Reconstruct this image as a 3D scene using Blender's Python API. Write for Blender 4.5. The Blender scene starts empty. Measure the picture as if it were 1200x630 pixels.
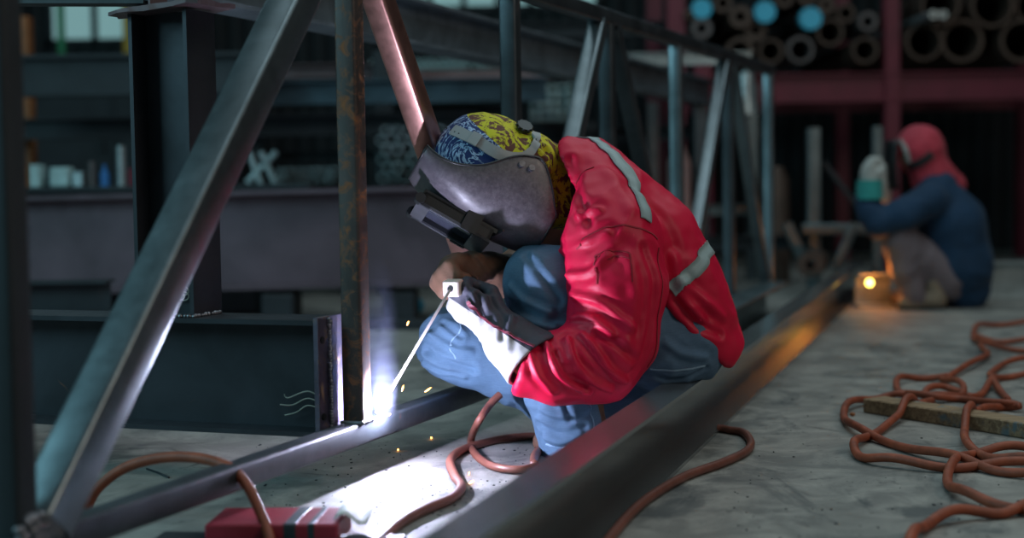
import bpy, bmesh, math, random
import numpy as np
from mathutils import Vector, Matrix, noise
from mathutils.bvhtree import BVHTree
random.seed(7)
rng = np.random.default_rng(7)
SC = bpy.context.scene
C = SC.collection

# ------------------------------------------------------------------ camera
CAM_H, FPX, PITCH, ROLL = 0.66, 1800.0, math.radians(3.2), math.radians(0.9)
_r0 = Vector((1, 0, 0)); _u0 = Vector((0, math.sin(PITCH), math.cos(PITCH)))
FWD = Vector((0, math.cos(PITCH), -math.sin(PITCH)))
RT = _r0 * math.cos(ROLL) - _u0 * math.sin(ROLL)
UP = _u0 * math.cos(ROLL) + _r0 * math.sin(ROLL)
CAMP = Vector((0, 0, CAM_H))
cd = bpy.data.cameras.new('camera'); cam = bpy.data.objects.new('camera', cd); C.objects.link(cam)
cam.matrix_world = Matrix(((RT.x, UP.x, -FWD.x, 0), (RT.y, UP.y, -FWD.y, 0), (RT.z, UP.z, -FWD.z, CAM_H), (0, 0, 0, 1)))
cd.sensor_width = 36; cd.lens = 36 * FPX / 1200; cd.clip_end = 60
cd.dof.use_dof = True; cd.dof.focus_distance = 3.62; cd.dof.aperture_fstop = 1.6
SC.camera = cam
SC.view_settings.view_transform = 'Standard'; SC.view_settings.look = 'None'
SC.view_settings.gamma = 1; SC.view_settings.use_curve_mapping = False
SC.view_settings.exposure = 0.0
SC.cycles.use_denoising = True
SC.cycles.sample_clamp_indirect = 4.0
SC.cycles.max_bounces = 8; SC.cycles.volume_bounces = 1; SC.cycles.volume_step_rate = 1.0

# ------------------------------------------------------------------ world and lights
W = bpy.data.worlds.new('world'); SC.world = W; W.use_nodes = True
bg = W.node_tree.nodes['Background']; bg.inputs[0].default_value = (0.30, 0.55, 0.62, 1); bg.inputs[1].default_value = 0.10

def area(name, loc, target, sx, sy, power, col, spread=180):
    l = bpy.data.lights.new(name, 'AREA'); l.shape = 'RECTANGLE'; l.size = sx; l.size_y = sy
    l.energy = power; l.color = col; l.spread = math.radians(spread)
    o = bpy.data.objects.new(name, l); C.objects.link(o); o.location = loc
    o.rotation_euler = (Vector(target) - Vector(loc)).to_track_quat('-Z', 'Y').to_euler(); return o
def point(name, loc, power, col, r=0.01):
    l = bpy.data.lights.new(name, 'POINT'); l.energy = power; l.color = col; l.shadow_soft_size = r
    o = bpy.data.objects.new(name, l); C.objects.link(o); o.location = loc; return o
area('skylight_lamp', (1.2, 5.0, 5.6), (0.6, 4.5, 0), 5.0, 7.0, 150, (0.78, 0.95, 1.0))
area('left_fill_lamp', (-5.2, 1.6, 3.0), (0, 4.0, 0.5), 2.6, 2.6, 150, (0.42, 0.86, 1.0))  # added unseen light that turns the truss faces teal; no doorway is built
area('right_fill_lamp', (4.2, 0.4, 3.4), (0.6, 4.0, 0.4), 2.0, 2.0, 62, (1.0, 0.86, 0.74))  # added warm fill from off camera for the channel face and right floor

# ------------------------------------------------------------------ helpers
def ray(px, py): return FWD * FPX + RT * (px - 600) - UP * (py - 315)
def at(px, py, d):
    v = ray(px, py); return CAMP + v * (d / v.y)
def gr(px, py, z=0.0):
    v = ray(px, py); return CAMP + v * ((z - CAM_H) / v.z)

def tag(o, label=None, cat=None, group=None, kind=None):
    if label: o['label'] = label
    if cat: o['category'] = cat
    if group: o['group'] = group
    if kind: o['kind'] = kind
    return o
def thing(name, loc, label, cat, group=None):
    o = bpy.data.objects.new(name, None); C.objects.link(o); o.location = Vector(loc); o.empty_display_size = 0.05
    return tag(o, label, cat, group)
def root_loc(p):
    l = Vector((0, 0, 0))
    while p is not None: l = l + p.location; p = p.parent
    return l
def link_mesh(name, V, Fc, m, parent=None, smooth=False, loc=None):
    V = np.asarray(V, dtype=float).reshape(-1, 3)
    if parent is not None: o0 = np.array(root_loc(parent)); oloc = (0, 0, 0)
    else:
        oloc = loc if loc is not None else ((V[:, 0].min() + V[:, 0].max()) / 2, (V[:, 1].min() + V[:, 1].max()) / 2, V[:, 2].min())
        o0 = np.array(oloc)
    me = bpy.data.meshes.new(name); me.from_pydata((V - o0).tolist(), [], [tuple(int(i) for i in f) for f in Fc])
    me.materials.append(m); me.validate(); me.update()
    if smooth is True: me.polygons.foreach_set('use_smooth', [True] * len(me.polygons))
    elif smooth: me.shade_smooth_by_angle(angle=math.radians(smooth)) if hasattr(me, 'shade_smooth_by_angle') else me.polygons.foreach_set('use_smooth', [True] * len(me.polygons))
    if smooth and smooth is not True:
        bm = bmesh.new(); bm.from_mesh(me)
        for f in bm.faces: f.smooth = True
        for e in bm.edges:
            e.smooth = not (len(e.link_faces) == 2 and e.calc_face_angle(0) > math.radians(smooth))
        bm.to_mesh(me); bm.free()
    ob = bpy.data.objects.new(name, me); C.objects.link(ob); ob.location = oloc
    if parent is not None: ob.parent = parent
    return ob

class MB:
    def __init__(s): s.v = []; s.f = []
    def add(s, V, Fc):
        n = len(s.v); s.v += [tuple(v) for v in V]; s.f += [tuple(i + n for i in f) for f in Fc]; return s
    def box(s, c, size, rot=None, taper=1.0):
        hx, hy, hz = [k / 2 for k in size]; b = min(size) * 0.08
        bm = bmesh.new(); bmesh.ops.create_cube(bm, size=1)
        for v in bm.verts: v.co = Vector((v.co.x * size[0], v.co.y * size[1], v.co.z * size[2]))
        bmesh.ops.bevel(bm, geom=bm.edges[:] , offset=b, segments=1, affect='EDGES')
        R = rot if rot is not None else Matrix.Identity(3)
        bm.verts.ensure_lookup_table()
        V = [R @ v.co + Vector(c) for v in bm.verts]; Fc = [[v.index for v in f.verts] for f in bm.faces]; bm.free()
        return s.add(V, Fc)
    def prism(s, sec, p0, p1, up=(0, 0, 1), hole=None, cut=None):
        """sweep a closed 2-D section (side, up) from p0 to p1; hole = inner section for a tube"""
        p0 = Vector(p0); p1 = Vector(p1); d = (p1 - p0).normalized(); u = Vector(up); u = (u - d * u.dot(d)).normalized(); r = d.cross(u)
        def ring(p, sc): return [p + r * a + u * b for a, b in sc]
        n = len(sec)
        if hole is None:
            V = ring(p0, sec) + ring(p1, sec)
            Fc = [(i, (i + 1) % n, (i + 1) % n + n, i + n) for i in range(n)] + [tuple(range(n - 1, -1, -1)), tuple(range(n, 2 * n))]
        else:
            V = ring(p0, sec) + ring(p1, sec) + ring(p0, hole) + ring(p1, hole)
            Fc = []
            for i in range(n):
                j = (i + 1) % n
                Fc += [(i, j, j + n, i + n), (j + 2 * n, i + 2 * n, i + 3 * n, j + 3 * n), (j, i, i + 2 * n, j + 2 * n), (i + n, j + n, j + 3 * n, i + 3 * n)]
        return s.add(V, Fc)
    def tube(s, pts, r, n=10, caps=True, squash=1.0):
        pts = [Vector(p) for p in pts]; rs = r if isinstance(r, (list, tuple)) else [r] * len(pts)
        V = []; Fc = []; prev = None
        for i, p in enumerate(pts):
            t = (pts[min(i + 1, len(pts) - 1)] - pts[max(i - 1, 0)]).normalized()
            if prev is None: a = t.orthogonal().normalized()
            else:
                a = prev - t * prev.dot(t); a = a.normalized() if a.length > 1e-6 else t.orthogonal().normalized()
            prev = a; b = t.cross(a)
            for k in range(n):
                th = 2 * math.pi * k / n; V.append(p + (a * math.cos(th) + b * math.sin(th) * squash) * rs[i])
        for i in range(len(pts) - 1):
            for k in range(n):
                k2 = (k + 1) % n; Fc.append((i * n + k, i * n + k2, (i + 1) * n + k2, (i + 1) * n + k))
        if caps: Fc += [tuple(range(n - 1, -1, -1)), tuple(range((len(pts) - 1) * n, len(pts) * n))]
        return s.add(V, Fc)
    def ball(s, c, r, seg=12, rings=8, sc=(1, 1, 1), rot=None):
        bm = bmesh.new(); bmesh.ops.create_uvsphere(bm, u_segments=seg, v_segments=rings, radius=1)
        bm.verts.ensure_lookup_table(); R = rot if rot is not None else Matrix.Identity(3)
        V = [R @ Vector((v.co.x * r * sc[0], v.co.y * r * sc[1], v.co.z * r * sc[2])) + Vector(c) for v in bm.verts]
        Fc = [[v.index for v in f.verts] for f in bm.faces]; bm.free(); return s.add(V, Fc)
    def ringpipe(s, p0, p1, ro, ri, n=20):
        sec = [(ro * math.cos(2 * math.pi * k / n), ro * math.sin(2 * math.pi * k / n)) for k in range(n)]
        hol = [(ri * math.cos(2 * math.pi * k / n), ri * math.sin(2 * math.pi * k / n)) for k in range(n)]
        return s.prism(sec, p0, p1, hole=hol, up=(0, 0, 1) if abs((Vector(p1) - Vector(p0)).normalized().z) < .9 else (0, 1, 0))
    def out(s, name, m, parent=None, smooth=False): return link_mesh(name, s.v, s.f, m, parent, smooth)

def rsq(w, h, r=0.006, n=3):
    """rounded rectangle section"""
    P = []
    for cx, cy, a0 in ((w / 2 - r, h / 2 - r, 0), (-w / 2 + r, h / 2 - r, 90), (-w / 2 + r, -h / 2 + r, 180), (w / 2 - r, -h / 2 + r, 270)):
        for k in range(n + 1):
            a = math.radians(a0 + 90 * k / n); P.append((cx + r * math.cos(a), cy + r * math.sin(a)))
    return P
def isec(h, b, tf, tw):
    return [(-b/2, -h/2), (b/2, -h/2), (b/2, -h/2 + tf), (tw/2, -h/2 + tf), (tw/2, h/2 - tf), (b/2, h/2 - tf), (b/2, h/2), (-b/2, h/2), (-b/2, h/2 - tf), (-tw/2, h/2 - tf), (-tw/2, -h/2 + tf), (-b/2, -h/2 + tf)]
def csec(h, b, tf, tw):
    return [(0, 0), (b, 0), (b, tf), (tw, tf * 1.15), (tw, h - tf * 1.15), (b, h - tf), (b, h), (0, h)]
def spline(pts, per=8, closed=False):
    P = [Vector(p) for p in pts]; out = []; n = len(P)
    for i in range(n - 1):
        p0, p1, p2, p3 = P[max(i - 1, 0)], P[i], P[i + 1], P[min(i + 2, n - 1)]
        for k in range(per):
            t = k / per; out.append(0.5 * ((2 * p1) + (p2 - p0) * t + (2 * p0 - 5 * p1 + 4 * p2 - p3) * t * t + (3 * p1 - p0 - 3 * p2 + p3) * t ** 3))
    out.append(P[-1]); return out

# ------------------------------------------------------------------ materials
class MT:
    def __init__(s, name):
        s.m = bpy.data.materials.new(name); s.m.use_nodes = True; s.t = s.m.node_tree; s.n = s.t.nodes; s.l = s.t.links
        s.b = s.n['Principled BSDF']; s.tc = s.n.new('ShaderNodeTexCoord')
    def mapp(s, scale=(1, 1, 1), rot=(0, 0, 0), src='Object'):
        k = s.n.new('ShaderNodeMapping'); k.inputs['Scale'].default_value = scale; k.inputs['Rotation'].default_value = rot
        s.l.new(s.tc.outputs[src], k.inputs[0]); return k.outputs[0]
    def noise(s, scale, detail=4, rough=.55, dist=0, vec=None):
        k = s.n.new('ShaderNodeTexNoise'); k.inputs['Scale'].default_value = scale; k.inputs['Detail'].default_value = detail
        k.inputs['Roughness'].default_value = rough; k.inputs['Distortion'].default_value = dist
        s.l.new(vec if vec is not None else s.tc.outputs['Object'], k.inputs['Vector']); return k.outputs['Fac']
    def ramp(s, fac, stops, interp='LINEAR'):
        k = s.n.new('ShaderNodeValToRGB'); k.color_ramp.interpolation = interp; e = k.color_ramp.elements
        while len(e) < len(stops): e.new(0.5)
        for i, (p, c) in enumerate(stops): e[i].position = p; e[i].color = (c, c, c, 1) if isinstance(c, (int, float)) else (*c, 1)
        s.l.new(fac, k.inputs[0]); return k.outputs[0]
    def mix(s, fac, a, b, mode='MIX'):
        k = s.n.new('ShaderNodeMix'); k.data_type = 'RGBA'; k.blend_type = mode
        for inp, v in ((k.inputs[0], fac), (k.inputs[6], a), (k.inputs[7], b)):
            if isinstance(v, (int, float)): inp.default_value = v
            elif isinstance(v, tuple): inp.default_value = (*v, 1)
            else: s.l.new(v, inp)
        return k.outputs[2]
    def math(s, op, a, b=0.0):
        k = s.n.new('ShaderNodeMath'); k.operation = op
        for inp, v in ((k.inputs[0], a), (k.inputs[1], b)):
            if isinstance(v, (int, float)): inp.default_value = v
            else: s.l.new(v, inp)
        return k.outputs[0]
    def set(s, key, v):
        i = s.b.inputs[key]
        if isinstance(v, tuple): i.default_value = (*v, 1)
        elif isinstance(v, (int, float)): i.default_value = v
        else: s.l.new(v, i)
        return s
    def bump(s, h, strength=.3, dist=.002):
        k = s.n.new('ShaderNodeBump'); k.inputs['Strength'].default_value = strength; k.inputs['Distance'].default_value = dist
        s.l.new(h, k.inputs['Height']); s.l.new(k.outputs[0], s.b.inputs['Normal']); return s

def steel(name, base, rough=.38, metal=.85, rust=0.0, rustcol=(.20, .06, .02), scale=6, streak=(1, 1, 1)):
    M = MT(name); v = M.mapp(streak)
    n1 = M.noise(scale, 5, .6, .4, v); n2 = M.noise(scale * 9, 4, .6, 0, v)
    col = M.mix(M.ramp(n1, [(.3, 0.0), (.7, 1.0)]), tuple(c * .6 for c in base), tuple(min(1, c * 1.35) for c in base))
    if rust > 0:
        rm = M.ramp(M.noise(scale * 2.3, 7, .68, .8), [(max(0, .72 - rust * .45), 0.0), (.84 - rust * .38, 1.0)])
        col = M.mix(rm, col, M.mix(n2, rustcol, tuple(c * 2.2 for c in rustcol)))
        M.set('Metallic', M.math('MULTIPLY', M.math('SUBTRACT', 1.0, rm), metal))
        M.set('Roughness', M.math('ADD', M.math('MULTIPLY', rm, .35), M.math('ADD', rough - .1, M.math('MULTIPLY', n2, .2))))
    else:
        M.set('Metallic', metal); M.set('Roughness', M.math('ADD', rough - .12, M.math('MULTIPLY', n2, .24)))
    M.set('Base Color', col); M.bump(n2, .12, .001); return M.m
def plain(name, col, rough=.6, metal=0.0, var=.25, scale=12, bump=.1, coat=0):
    M = MT(name); n = M.noise(scale, 5, .6)
    M.set('Base Color', M.mix(M.ramp(n, [(.3, 0.0), (.7, 1.0)]), tuple(c * (1 - var) for c in col), tuple(min(1, c * (1 + var)) for c in col)))
    M.set('Roughness', rough).set('Metallic', metal).bump(M.noise(scale * 8, 3), bump, .001)
    if coat: M.set('Coat Weight', coat)
    return M.m
def cloth(name, col, rough=.75, var=.15, weave=900, sheen=.3, bump=.25, scale=14, spec=.4):
    M = MT(name); n = M.noise(scale, 4); w = M.noise(weave, 2, .5)
    c = M.mix(M.ramp(n, [(.3, 0.0), (.7, 1.0)]), tuple(x * (1 - var) for x in col), tuple(min(1, x * (1 + var)) for x in col))
    c = M.mix(.25, c, M.mix(w, tuple(x * .6 for x in col), tuple(min(1, x * 1.4) for x in col)))
    M.set('Base Color', c).set('Roughness', rough).set('Specular IOR Level', spec)
    M.set('Sheen Weight', sheen * .3); M.bump(w, bump, .0008); return M.m
def glow(name, col, strength):
    M = MT(name); M.set('Base Color', (0, 0, 0)).set('Emission Color', col).set('Emission Strength', strength); return M.m

m_truss = steel('truss_steel', (.07, .082, .092), .44, .75, .16, scale=5)
m_diag = steel('diagonal_steel', (.20, .24, .26), .34, .9, .05, scale=4)
m_pinkrefl = steel('pink_reflection_steel', (.60, .31, .26), .36, .95, .06, (.35, .13, .05), scale=5)  # pink in the base colour stands in for the red jacket's reflection
m_post = steel('rusty_post_steel', (.062, .048, .044), .5, .4, .5, (.15, .055, .02), scale=12, streak=(1, 1, .3))
m_beam = steel('ibeam_steel', (.034, .036, .044), .5, .5, .12, scale=4)
def smooth_steel():
    M = MT('channel_steel'); n = M.noise(3, 5, .6, .4, M.mapp((1, .3, 1))); f = M.noise(40, 3, .6, 0, M.mapp((1, .1, 1)))
    M.set('Base Color', M.mix(n, (.20, .22, .225), (.36, .385, .39))).set('Metallic', .8)
    M.set('Roughness', M.math('ADD', .15, M.math('MULTIPLY', n, .14))).bump(f, .05, .0006); return M.m
m_chan = smooth_steel()
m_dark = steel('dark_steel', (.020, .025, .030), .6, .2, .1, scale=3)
m_rustb = steel('brown_steel', (.13, .085, .09), .55, .4, .35, (.10, .045, .04), scale=3)
m_plate = steel('girder_steel', (.12, .082, .10), .55, .3, .2, (.10, .06, .06), scale=2)
m_weld = steel('weld_bead', (.20, .20, .22), .35, .9, .0, scale=40)
m_burn = steel('heat_tinted_steel', (.18, .16, .22), .35, .85, .45, (.16, .09, .03), scale=9)
m_galv = plain('galvanised_metal', (.36, .42, .43), .38, .7, .3, 8)
m_galvd = plain('dull_pipe_metal', (.11, .10, .10), .5, .5, .3, 8)
m_brownp = plain('brown_pipe_metal', (.085, .055, .042), .55, .4, .3, 6)
m_redp = plain('red_painted_steel', (.14, .012, .028), .5, .0, .25, 4)
m_cyan = plain('cyan_plastic', (.03, .42, .60), .4, .0, .1, 5)
m_teal = plain('teal_paint', (.10, .32, .34), .5, 0, .2, 6)
m_white = plain('pale_paint', (.62, .66, .66), .5, 0, .15, 6)
m_yel = plain('yellow_paint', (.55, .36, .03), .5, 0, .15, 6)
m_grn = plain('green_paint', (.03, .30, .12), .5, 0, .15, 6)
m_orange = plain('orange_brown_paint', (.28, .10, .03), .6, 0, .3, 9)
m_blue = plain('blue_plastic', (.03, .16, .42), .4, 0, .1, 6)
m_black = plain('black_plastic', (.012, .013, .015), .4, 0, .2, 20)
m_hose = plain('red_rubber_hose', (.25, .055, .022), .6, 0, .35, 22, .3)
m_cable = plain('brown_rubber_cable', (.17, .058, .04), .45, 0, .25, 14, .3)

def concrete():
    M = MT('concrete_floor')
    a = M.noise(1.1, 6, .6, .6); b = M.noise(5.5, 8, .68, .8); c = M.noise(60, 5, .7)
    col = M.mix(M.ramp(a, [(.35, 0.0), (.65, 1.0)]), (.13, .13, .122), (.25, .24, .22))
    col = M.mix(M.ramp(b, [(.42, 0.0), (.64, 1.0)]), col, (.33, .32, .29))
    col = M.mix(M.ramp(M.noise(2.3, 7, .7, 1.2, M.mapp((1, .55, 1), (0, 0, .4))), [(.54, 0.0), (.64, .7)]), col, (.030, .040, .046))
    col = M.mix(M.ramp(M.noise(16, 6, .7, .5), [(.60, 0.0), (.68, .6)]), col, (.05, .05, .05))
    col = M.mix(M.ramp(c, [(.62, 0.0), (.70, .6)]), col, (.04, .038, .036))
    # expansion lines and scratches
    wv = M.n.new('ShaderNodeTexVoronoi'); wv.feature = 'DISTANCE_TO_EDGE'; wv.inputs['Scale'].default_value = .8
    M.l.new(M.mapp((1, 1, 1), (0, 0, .3)), wv.inputs['Vector'])
    crack = M.ramp(wv.outputs['Distance'], [(0.0, 1.0), (.006, 0.0)])
    col = M.mix(M.math('MULTIPLY', crack, M.ramp(M.noise(3, 3), [(.5, 0.0), (.6, .8)])), col, (.04, .04, .04))
    M.set('Base Color', col).set('Roughness', M.math('ADD', .50, M.math('MULTIPLY', b, .3))).set('Specular IOR Level', .35)
    M.bump(M.math('ADD', M.math('MULTIPLY', c, .5), b), .45, .006); return M.m
m_floor = concrete()

def wood():
    M = MT('worn_wood'); v = M.mapp((2, 30, 30)); n = M.noise(3, 5, .6, .6, v)
    col = M.mix(M.ramp(n, [(.35, 0.0), (.65, 1.0)]), (.16, .10, .055), (.36, .26, .15))
    col = M.mix(M.ramp(M.noise(9, 4, .6, .5), [(.56, 0.0), (.62, .8)]), col, (.10, .17, .20))
    M.set('Base Color', col).set('Roughness', .8).bump(n, .3, .002); return M.m
m_wood = wood()
m_red = cloth('red_jacket_cotton', (.60, .004, .042), .50, .10, 700, .0, .22, 9, .32)
m_redseam = cloth('dark_red_stitching', (.30, .004, .018), .7, .1)
m_reflect = cloth('grey_reflective_tape', (.30, .40, .41), .45, .08, 300, .2, .2, 20)
def denim():
    M = MT('blue_denim'); n = M.noise(7, 5, .6, .3); w = M.noise(60, 3, .6, 0, M.mapp((1, 1, 8), (.3, .4, 0))); f = M.noise(1100, 2)
    col = M.mix(M.ramp(n, [(.35, 0.0), (.65, 1.0)]), (.014, .045, .095), (.042, .105, .19))
    col = M.mix(M.math('MULTIPLY', w, .35), col, (.22, .36, .50)); col = M.mix(.25, col, M.mix(f, (.015, .05, .10), (.28, .42, .56)))
    M.set('Base Color', col).set('Roughness', .8).set('Specular IOR Level', .3).bump(M.math('ADD', f, w), .35, .001); return M.m
m_denim = denim()
m_seam = cloth('pale_denim_seam', (.22, .34, .46), .8, .1)
m_gloveg = cloth('grey_split_leather', (.33, .32, .31), .8, .12, 500, .4, .3, 20)
m_gloveb = cloth('brown_dark_leather', (.15, .075, .045), .6, .35, 300, .2, .4, 18)
m_gloven = cloth('navy_black_leather', (.035, .035, .05), .6, .35, 300, .2, .4, 12)
m_skin = plain('skin', (.38, .20, .13), .5, 0, .08, 20)
def shell():
    M = MT('worn_helmet_plastic'); n = M.noise(5, 6, .7, .6); s_ = M.noise(90, 5, .7, .3)
    sp = M.ramp(s_, [(.35, 0.0), (.75, 1.0)]); z = M.ramp(n, [(.40, .15), (.62, .8)])
    col = M.mix(M.math('MULTIPLY', sp, z), (.075, .065, .075), (.20, .175, .19))
    M.set('Base Color', col).set('Roughness', M.math('ADD', .30, M.math('MULTIPLY', sp, .25))).bump(s_, .12, .0006); return M.m
m_shell = shell()
m_band = plain('grey_headgear_plastic', (.30, .32, .33), .45, 0, .06, 20)
def scarf(name, a, b, scale, thr, c=None):
    M = MT(name); n = M.noise(scale, 3, .6, 2.4, M.mapp((1, 1.6, .7), (.3, .5, .2)))
    r = M.ramp(n, [(thr - .02, 0.0), (thr, 1.0), (thr + .05, 1.0), (thr + .07, 0.0)] if c is None else [(thr - .02, 0.0), (thr + .02, 1.0)])
    col = M.mix(r, a, b)
    if c is not None: col = M.mix(M.ramp(M.noise(scale * 3, 4, .7, 1.5), [(.58, 0.0), (.62, 1.0)]), col, c)
    M.set('Base Color', col).set('Roughness', .75).bump(M.noise(400, 2), .2, .001); return M.m
m_yscarf = scarf('yellow_brown_printed_cotton', (.62, .60, .02), (.13, .045, .03), 16, .53, (.14, .05, .03))
m_bscarf = scarf('blue_white_printed_cotton', (.012, .035, .16), (.42, .58, .82), 17, .50)
m_lens = plain('dark_lens_glass', (.05, .055, .075), .08, 0, .05, 5, 0)
m_ceram = plain('pale_ceramic', (.60, .50, .44), .5, 0, .15, 30)
m_rod = plain('pale_flux_rod', (.50, .44, .42), .6, 0, .15, 60)
m_card = plain('red_card', (.34, .03, .05), .4, 0, .15, 10, .1)
m_ink = plain('dark_print', (.03, .05, .06), .5)
m_paper = plain('white_paper', (.6, .6, .58), .7, 0, .1, 30)
m_wire = plain('pale_wire', (.40, .36, .30), .7)
m_boot = plain('brown_leather_boot', (.10, .05, .03), .6, 0, .3, 20)

# ------------------------------------------------------------------ setting
def plane_struct(name, pts, m):
    V = np.array(pts, float); o = link_mesh(name, V, [tuple(range(len(pts)))], m); o['kind'] = 'structure'; return o
fl = MB(); N = 40
X = np.linspace(-7, 7, N); Y = np.linspace(0.3, 14.2, N)
for j in range(N):
    for i in range(N): fl.v.append((X[i], Y[j], 0))
for j in range(N - 1):
    for i in range(N - 1): fl.f.append((j * N + i, j * N + i + 1, (j + 1) * N + i + 1, (j + 1) * N + i))
fo = link_mesh('floor', fl.v, fl.f, m_floor, loc=(0, 0, 0)); fo['kind'] = 'structure'
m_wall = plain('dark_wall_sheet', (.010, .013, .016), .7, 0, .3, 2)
wb = MB(); sec = []
for k in range(96):
    x = -7 + k * 14 / 96
    sec += [(x, 0), (x + .05, .03), (x + .10, .03)]
top = [(x, -y) for x, y in sec]
V = [(x, 13.6 - y, 0) for x, y in sec] + [(x, 13.6 - y, 5.5) for x, y in sec]; n = len(sec)
wb.add(V, [(i, i + 1, i + 1 + n, i + n) for i in range(n - 1)])
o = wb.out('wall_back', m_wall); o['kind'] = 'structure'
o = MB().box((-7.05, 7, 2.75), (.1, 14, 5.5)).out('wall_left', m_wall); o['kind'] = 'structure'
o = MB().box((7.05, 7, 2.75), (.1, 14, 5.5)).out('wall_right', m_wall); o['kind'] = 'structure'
m_winglow = glow('bright_window_pane', (.45, .85, .88), .36)
def window(name, x0, x1, z0, z1, y=13.5, nx=3, nz=2):
    t = bpy.data.objects.new(name, None); C.objects.link(t); t.location = ((x0 + x1) / 2, y, z0); t['kind'] = 'structure'
    MB().box(((x0 + x1) / 2, y, (z0 + z1) / 2), (x1 - x0, .02, z1 - z0)).out('window_pane', m_winglow, t)
    f = MB()
    for k in range(nx + 1): f.box((x0 + (x1 - x0) * k / nx, y - .03, (z0 + z1) / 2), (.05, .05, z1 - z0 + .05))
    for k in range(nz + 1): f.box(((x0 + x1) / 2, y - .03, z0 + (z1 - z0) * k / nz), (x1 - x0 + .05, .05, .05))
    f.out('window_frame', m_dark, t)
p = at(60, 50, 13.5); q = at(215, -30, 13.5); window('window_1', p.x, q.x, p.z, q.z + .3)
p = at(465, 12, 13.5); q = at(700, -30, 13.5); window('window_2', p.x, q.x, p.z, q.z + .2, nx=6, nz=1)

# ------------------------------------------------------------------ truss
TB = Vector((-.32, 3.485, 0)); TD = Vector((.354, .935, 0)).normalized(); TW = .050
TN = Vector((TD.y, -TD.x, 0))
def tp(t, z): return TB + TD * (t * .85) + Vector((0, 0, z))
sq = rsq(TW, TW, .007); sqh = rsq(TW - .008, TW - .008, .004)
ZB, ZT = .110, 1.185
truss = thing('steel_truss', tp(0, 0.08), 'long welded square-tube truss standing upright across the left half, diagonals receding to the right', 'truss')
MB().prism(sq, tp(-3.2, ZB), tp(5.5, ZB), hole=sqh).out('bottom_chord', m_truss, truss, 40)
MB().prism(sq, tp(-3.2, ZT + TW / 2), tp(5.5, ZT + TW / 2), hole=sqh).out('top_chord', m_truss, truss, 40)
posts = [(-1.47, m_dark), (-.10, m_post), (1.08, m_truss), (2.16, m_truss), (3.24, m_diag), (4.32, m_truss), (5.40, m_diag)]
for t, m in posts:
    MB().prism(sq, tp(t, ZB + TW / 2 - .002), tp(t, ZT + .002), up=TD, hole=sqh).out('post', m, truss, 40)
diags = [(-1.40, 'b', -.23, m_diag), (-.02, 't', 1.0, m_pinkrefl), (1.16, 'b', 2.06, m_diag), (2.24, 't', 3.16, m_truss), (3.32, 'b', 4.24, m_diag), (4.40, 't', 5.30, m_diag)]
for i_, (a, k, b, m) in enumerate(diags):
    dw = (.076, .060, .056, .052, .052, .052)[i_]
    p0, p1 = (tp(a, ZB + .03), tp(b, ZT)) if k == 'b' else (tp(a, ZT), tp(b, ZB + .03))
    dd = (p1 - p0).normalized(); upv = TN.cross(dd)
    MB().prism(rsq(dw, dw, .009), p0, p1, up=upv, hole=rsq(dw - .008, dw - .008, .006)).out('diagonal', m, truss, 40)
for t in (-1.47, -.10, 1.08, 2.16, 3.24, 4.32):     # weld beads at the feet of the posts
    w = MB()
    for k in range(14):
        q_ = tp(t, ZB + TW / 2) + TN * (TW / 2) + TD * ((k / 13 - .5) * TW / .9); w.ball(q_ + Vector((random.uniform(-.001, .001), 0, random.uniform(0, .003))), .0045, 8, 6)
        if t <= 0 and t > -1: w.ball(tp(t, ZB + TW / 2) - TD * TW / 2 + TN * ((k / 13 - .5) * TW), .005, 8, 6)
        if t < -1:
            for r_ in range(3): w.ball(q_ + TD * .03 * r_ + Vector((0, 0, random.uniform(-.01, .03))), random.uniform(.006, .013), 8, 6)
    w.out('weld_bead', m_weld, truss, True)

# cross I beam welded to the truss post
BD = Vector((-.935, .354, 0)).normalized()
b0 = tp(-.10, 0) - TD * .005 + BD * .052; ZI0, ZI1 = .108, .366; HI = ZI1 - ZI0
ib = thing('i_beam', b0 + Vector((0, 0, ZI0)), 'dark steel I beam lying level and butting against the rusty post at left', 'steel beam')
zc = Vector((0, 0, (ZI0 + ZI1) / 2))
MB().prism(isec(HI, .15, .011, .008), b0 + BD * .012 + zc, b0 + BD * 2.7 + zc).out('beam_section', m_beam, ib)
e = MB(); Rb = Matrix((BD, TD, Vector((0, 0, 1)))).transposed()
e.box(b0 + BD * .006 + zc, (.012, .15, HI + .012), Rb); e.out('end_plate', m_burn, ib)
e = MB()
for dy in (-.058,):
    for dz in (-.085, .085): e.tube([b0 + BD * .006 + zc + TD * dy + Vector((0, 0, dz)) - BD * .009, b0 + BD * .006 + zc + TD * dy + Vector((0, 0, dz)) + BD * .0065], .008, 12)
e.out('bolt_hole', m_black, ib)
e = MB()
for k in range(40): e.ball(b0 - BD * .006 + Vector((0, 0, ZI0 + HI * k / 39)) - TD * .03 + Vector((random.uniform(-.001, .001),) * 3), random.uniform(.0045, .0065), 8, 6)
e.out('weld_bead', m_weld, ib, True)
e = MB()
for k in range(5): 
    px0, py0 = 361, 452 + k * 5
    A = b0 + BD * .02 + Vector((0, 0, ZI0 + .05 + k * .012)) - TD * .012
    if k > 2: break
    e.tube(spline([A, A + BD * .04 + Vector((0, -.01, .012 + .004 * k)), A + BD * (.07 + .01 * (k % 3)) + Vector((0, -.012, .004 * k - .004)), A + BD * (.10 + .012 * (k % 2)) + Vector((0, -.012, -.012 + .012 * (k % 3)))]), .0016, 6)
e.out('frayed_wire', m_wire, ib)['label'] = 'thin pale frayed wires'
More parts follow.
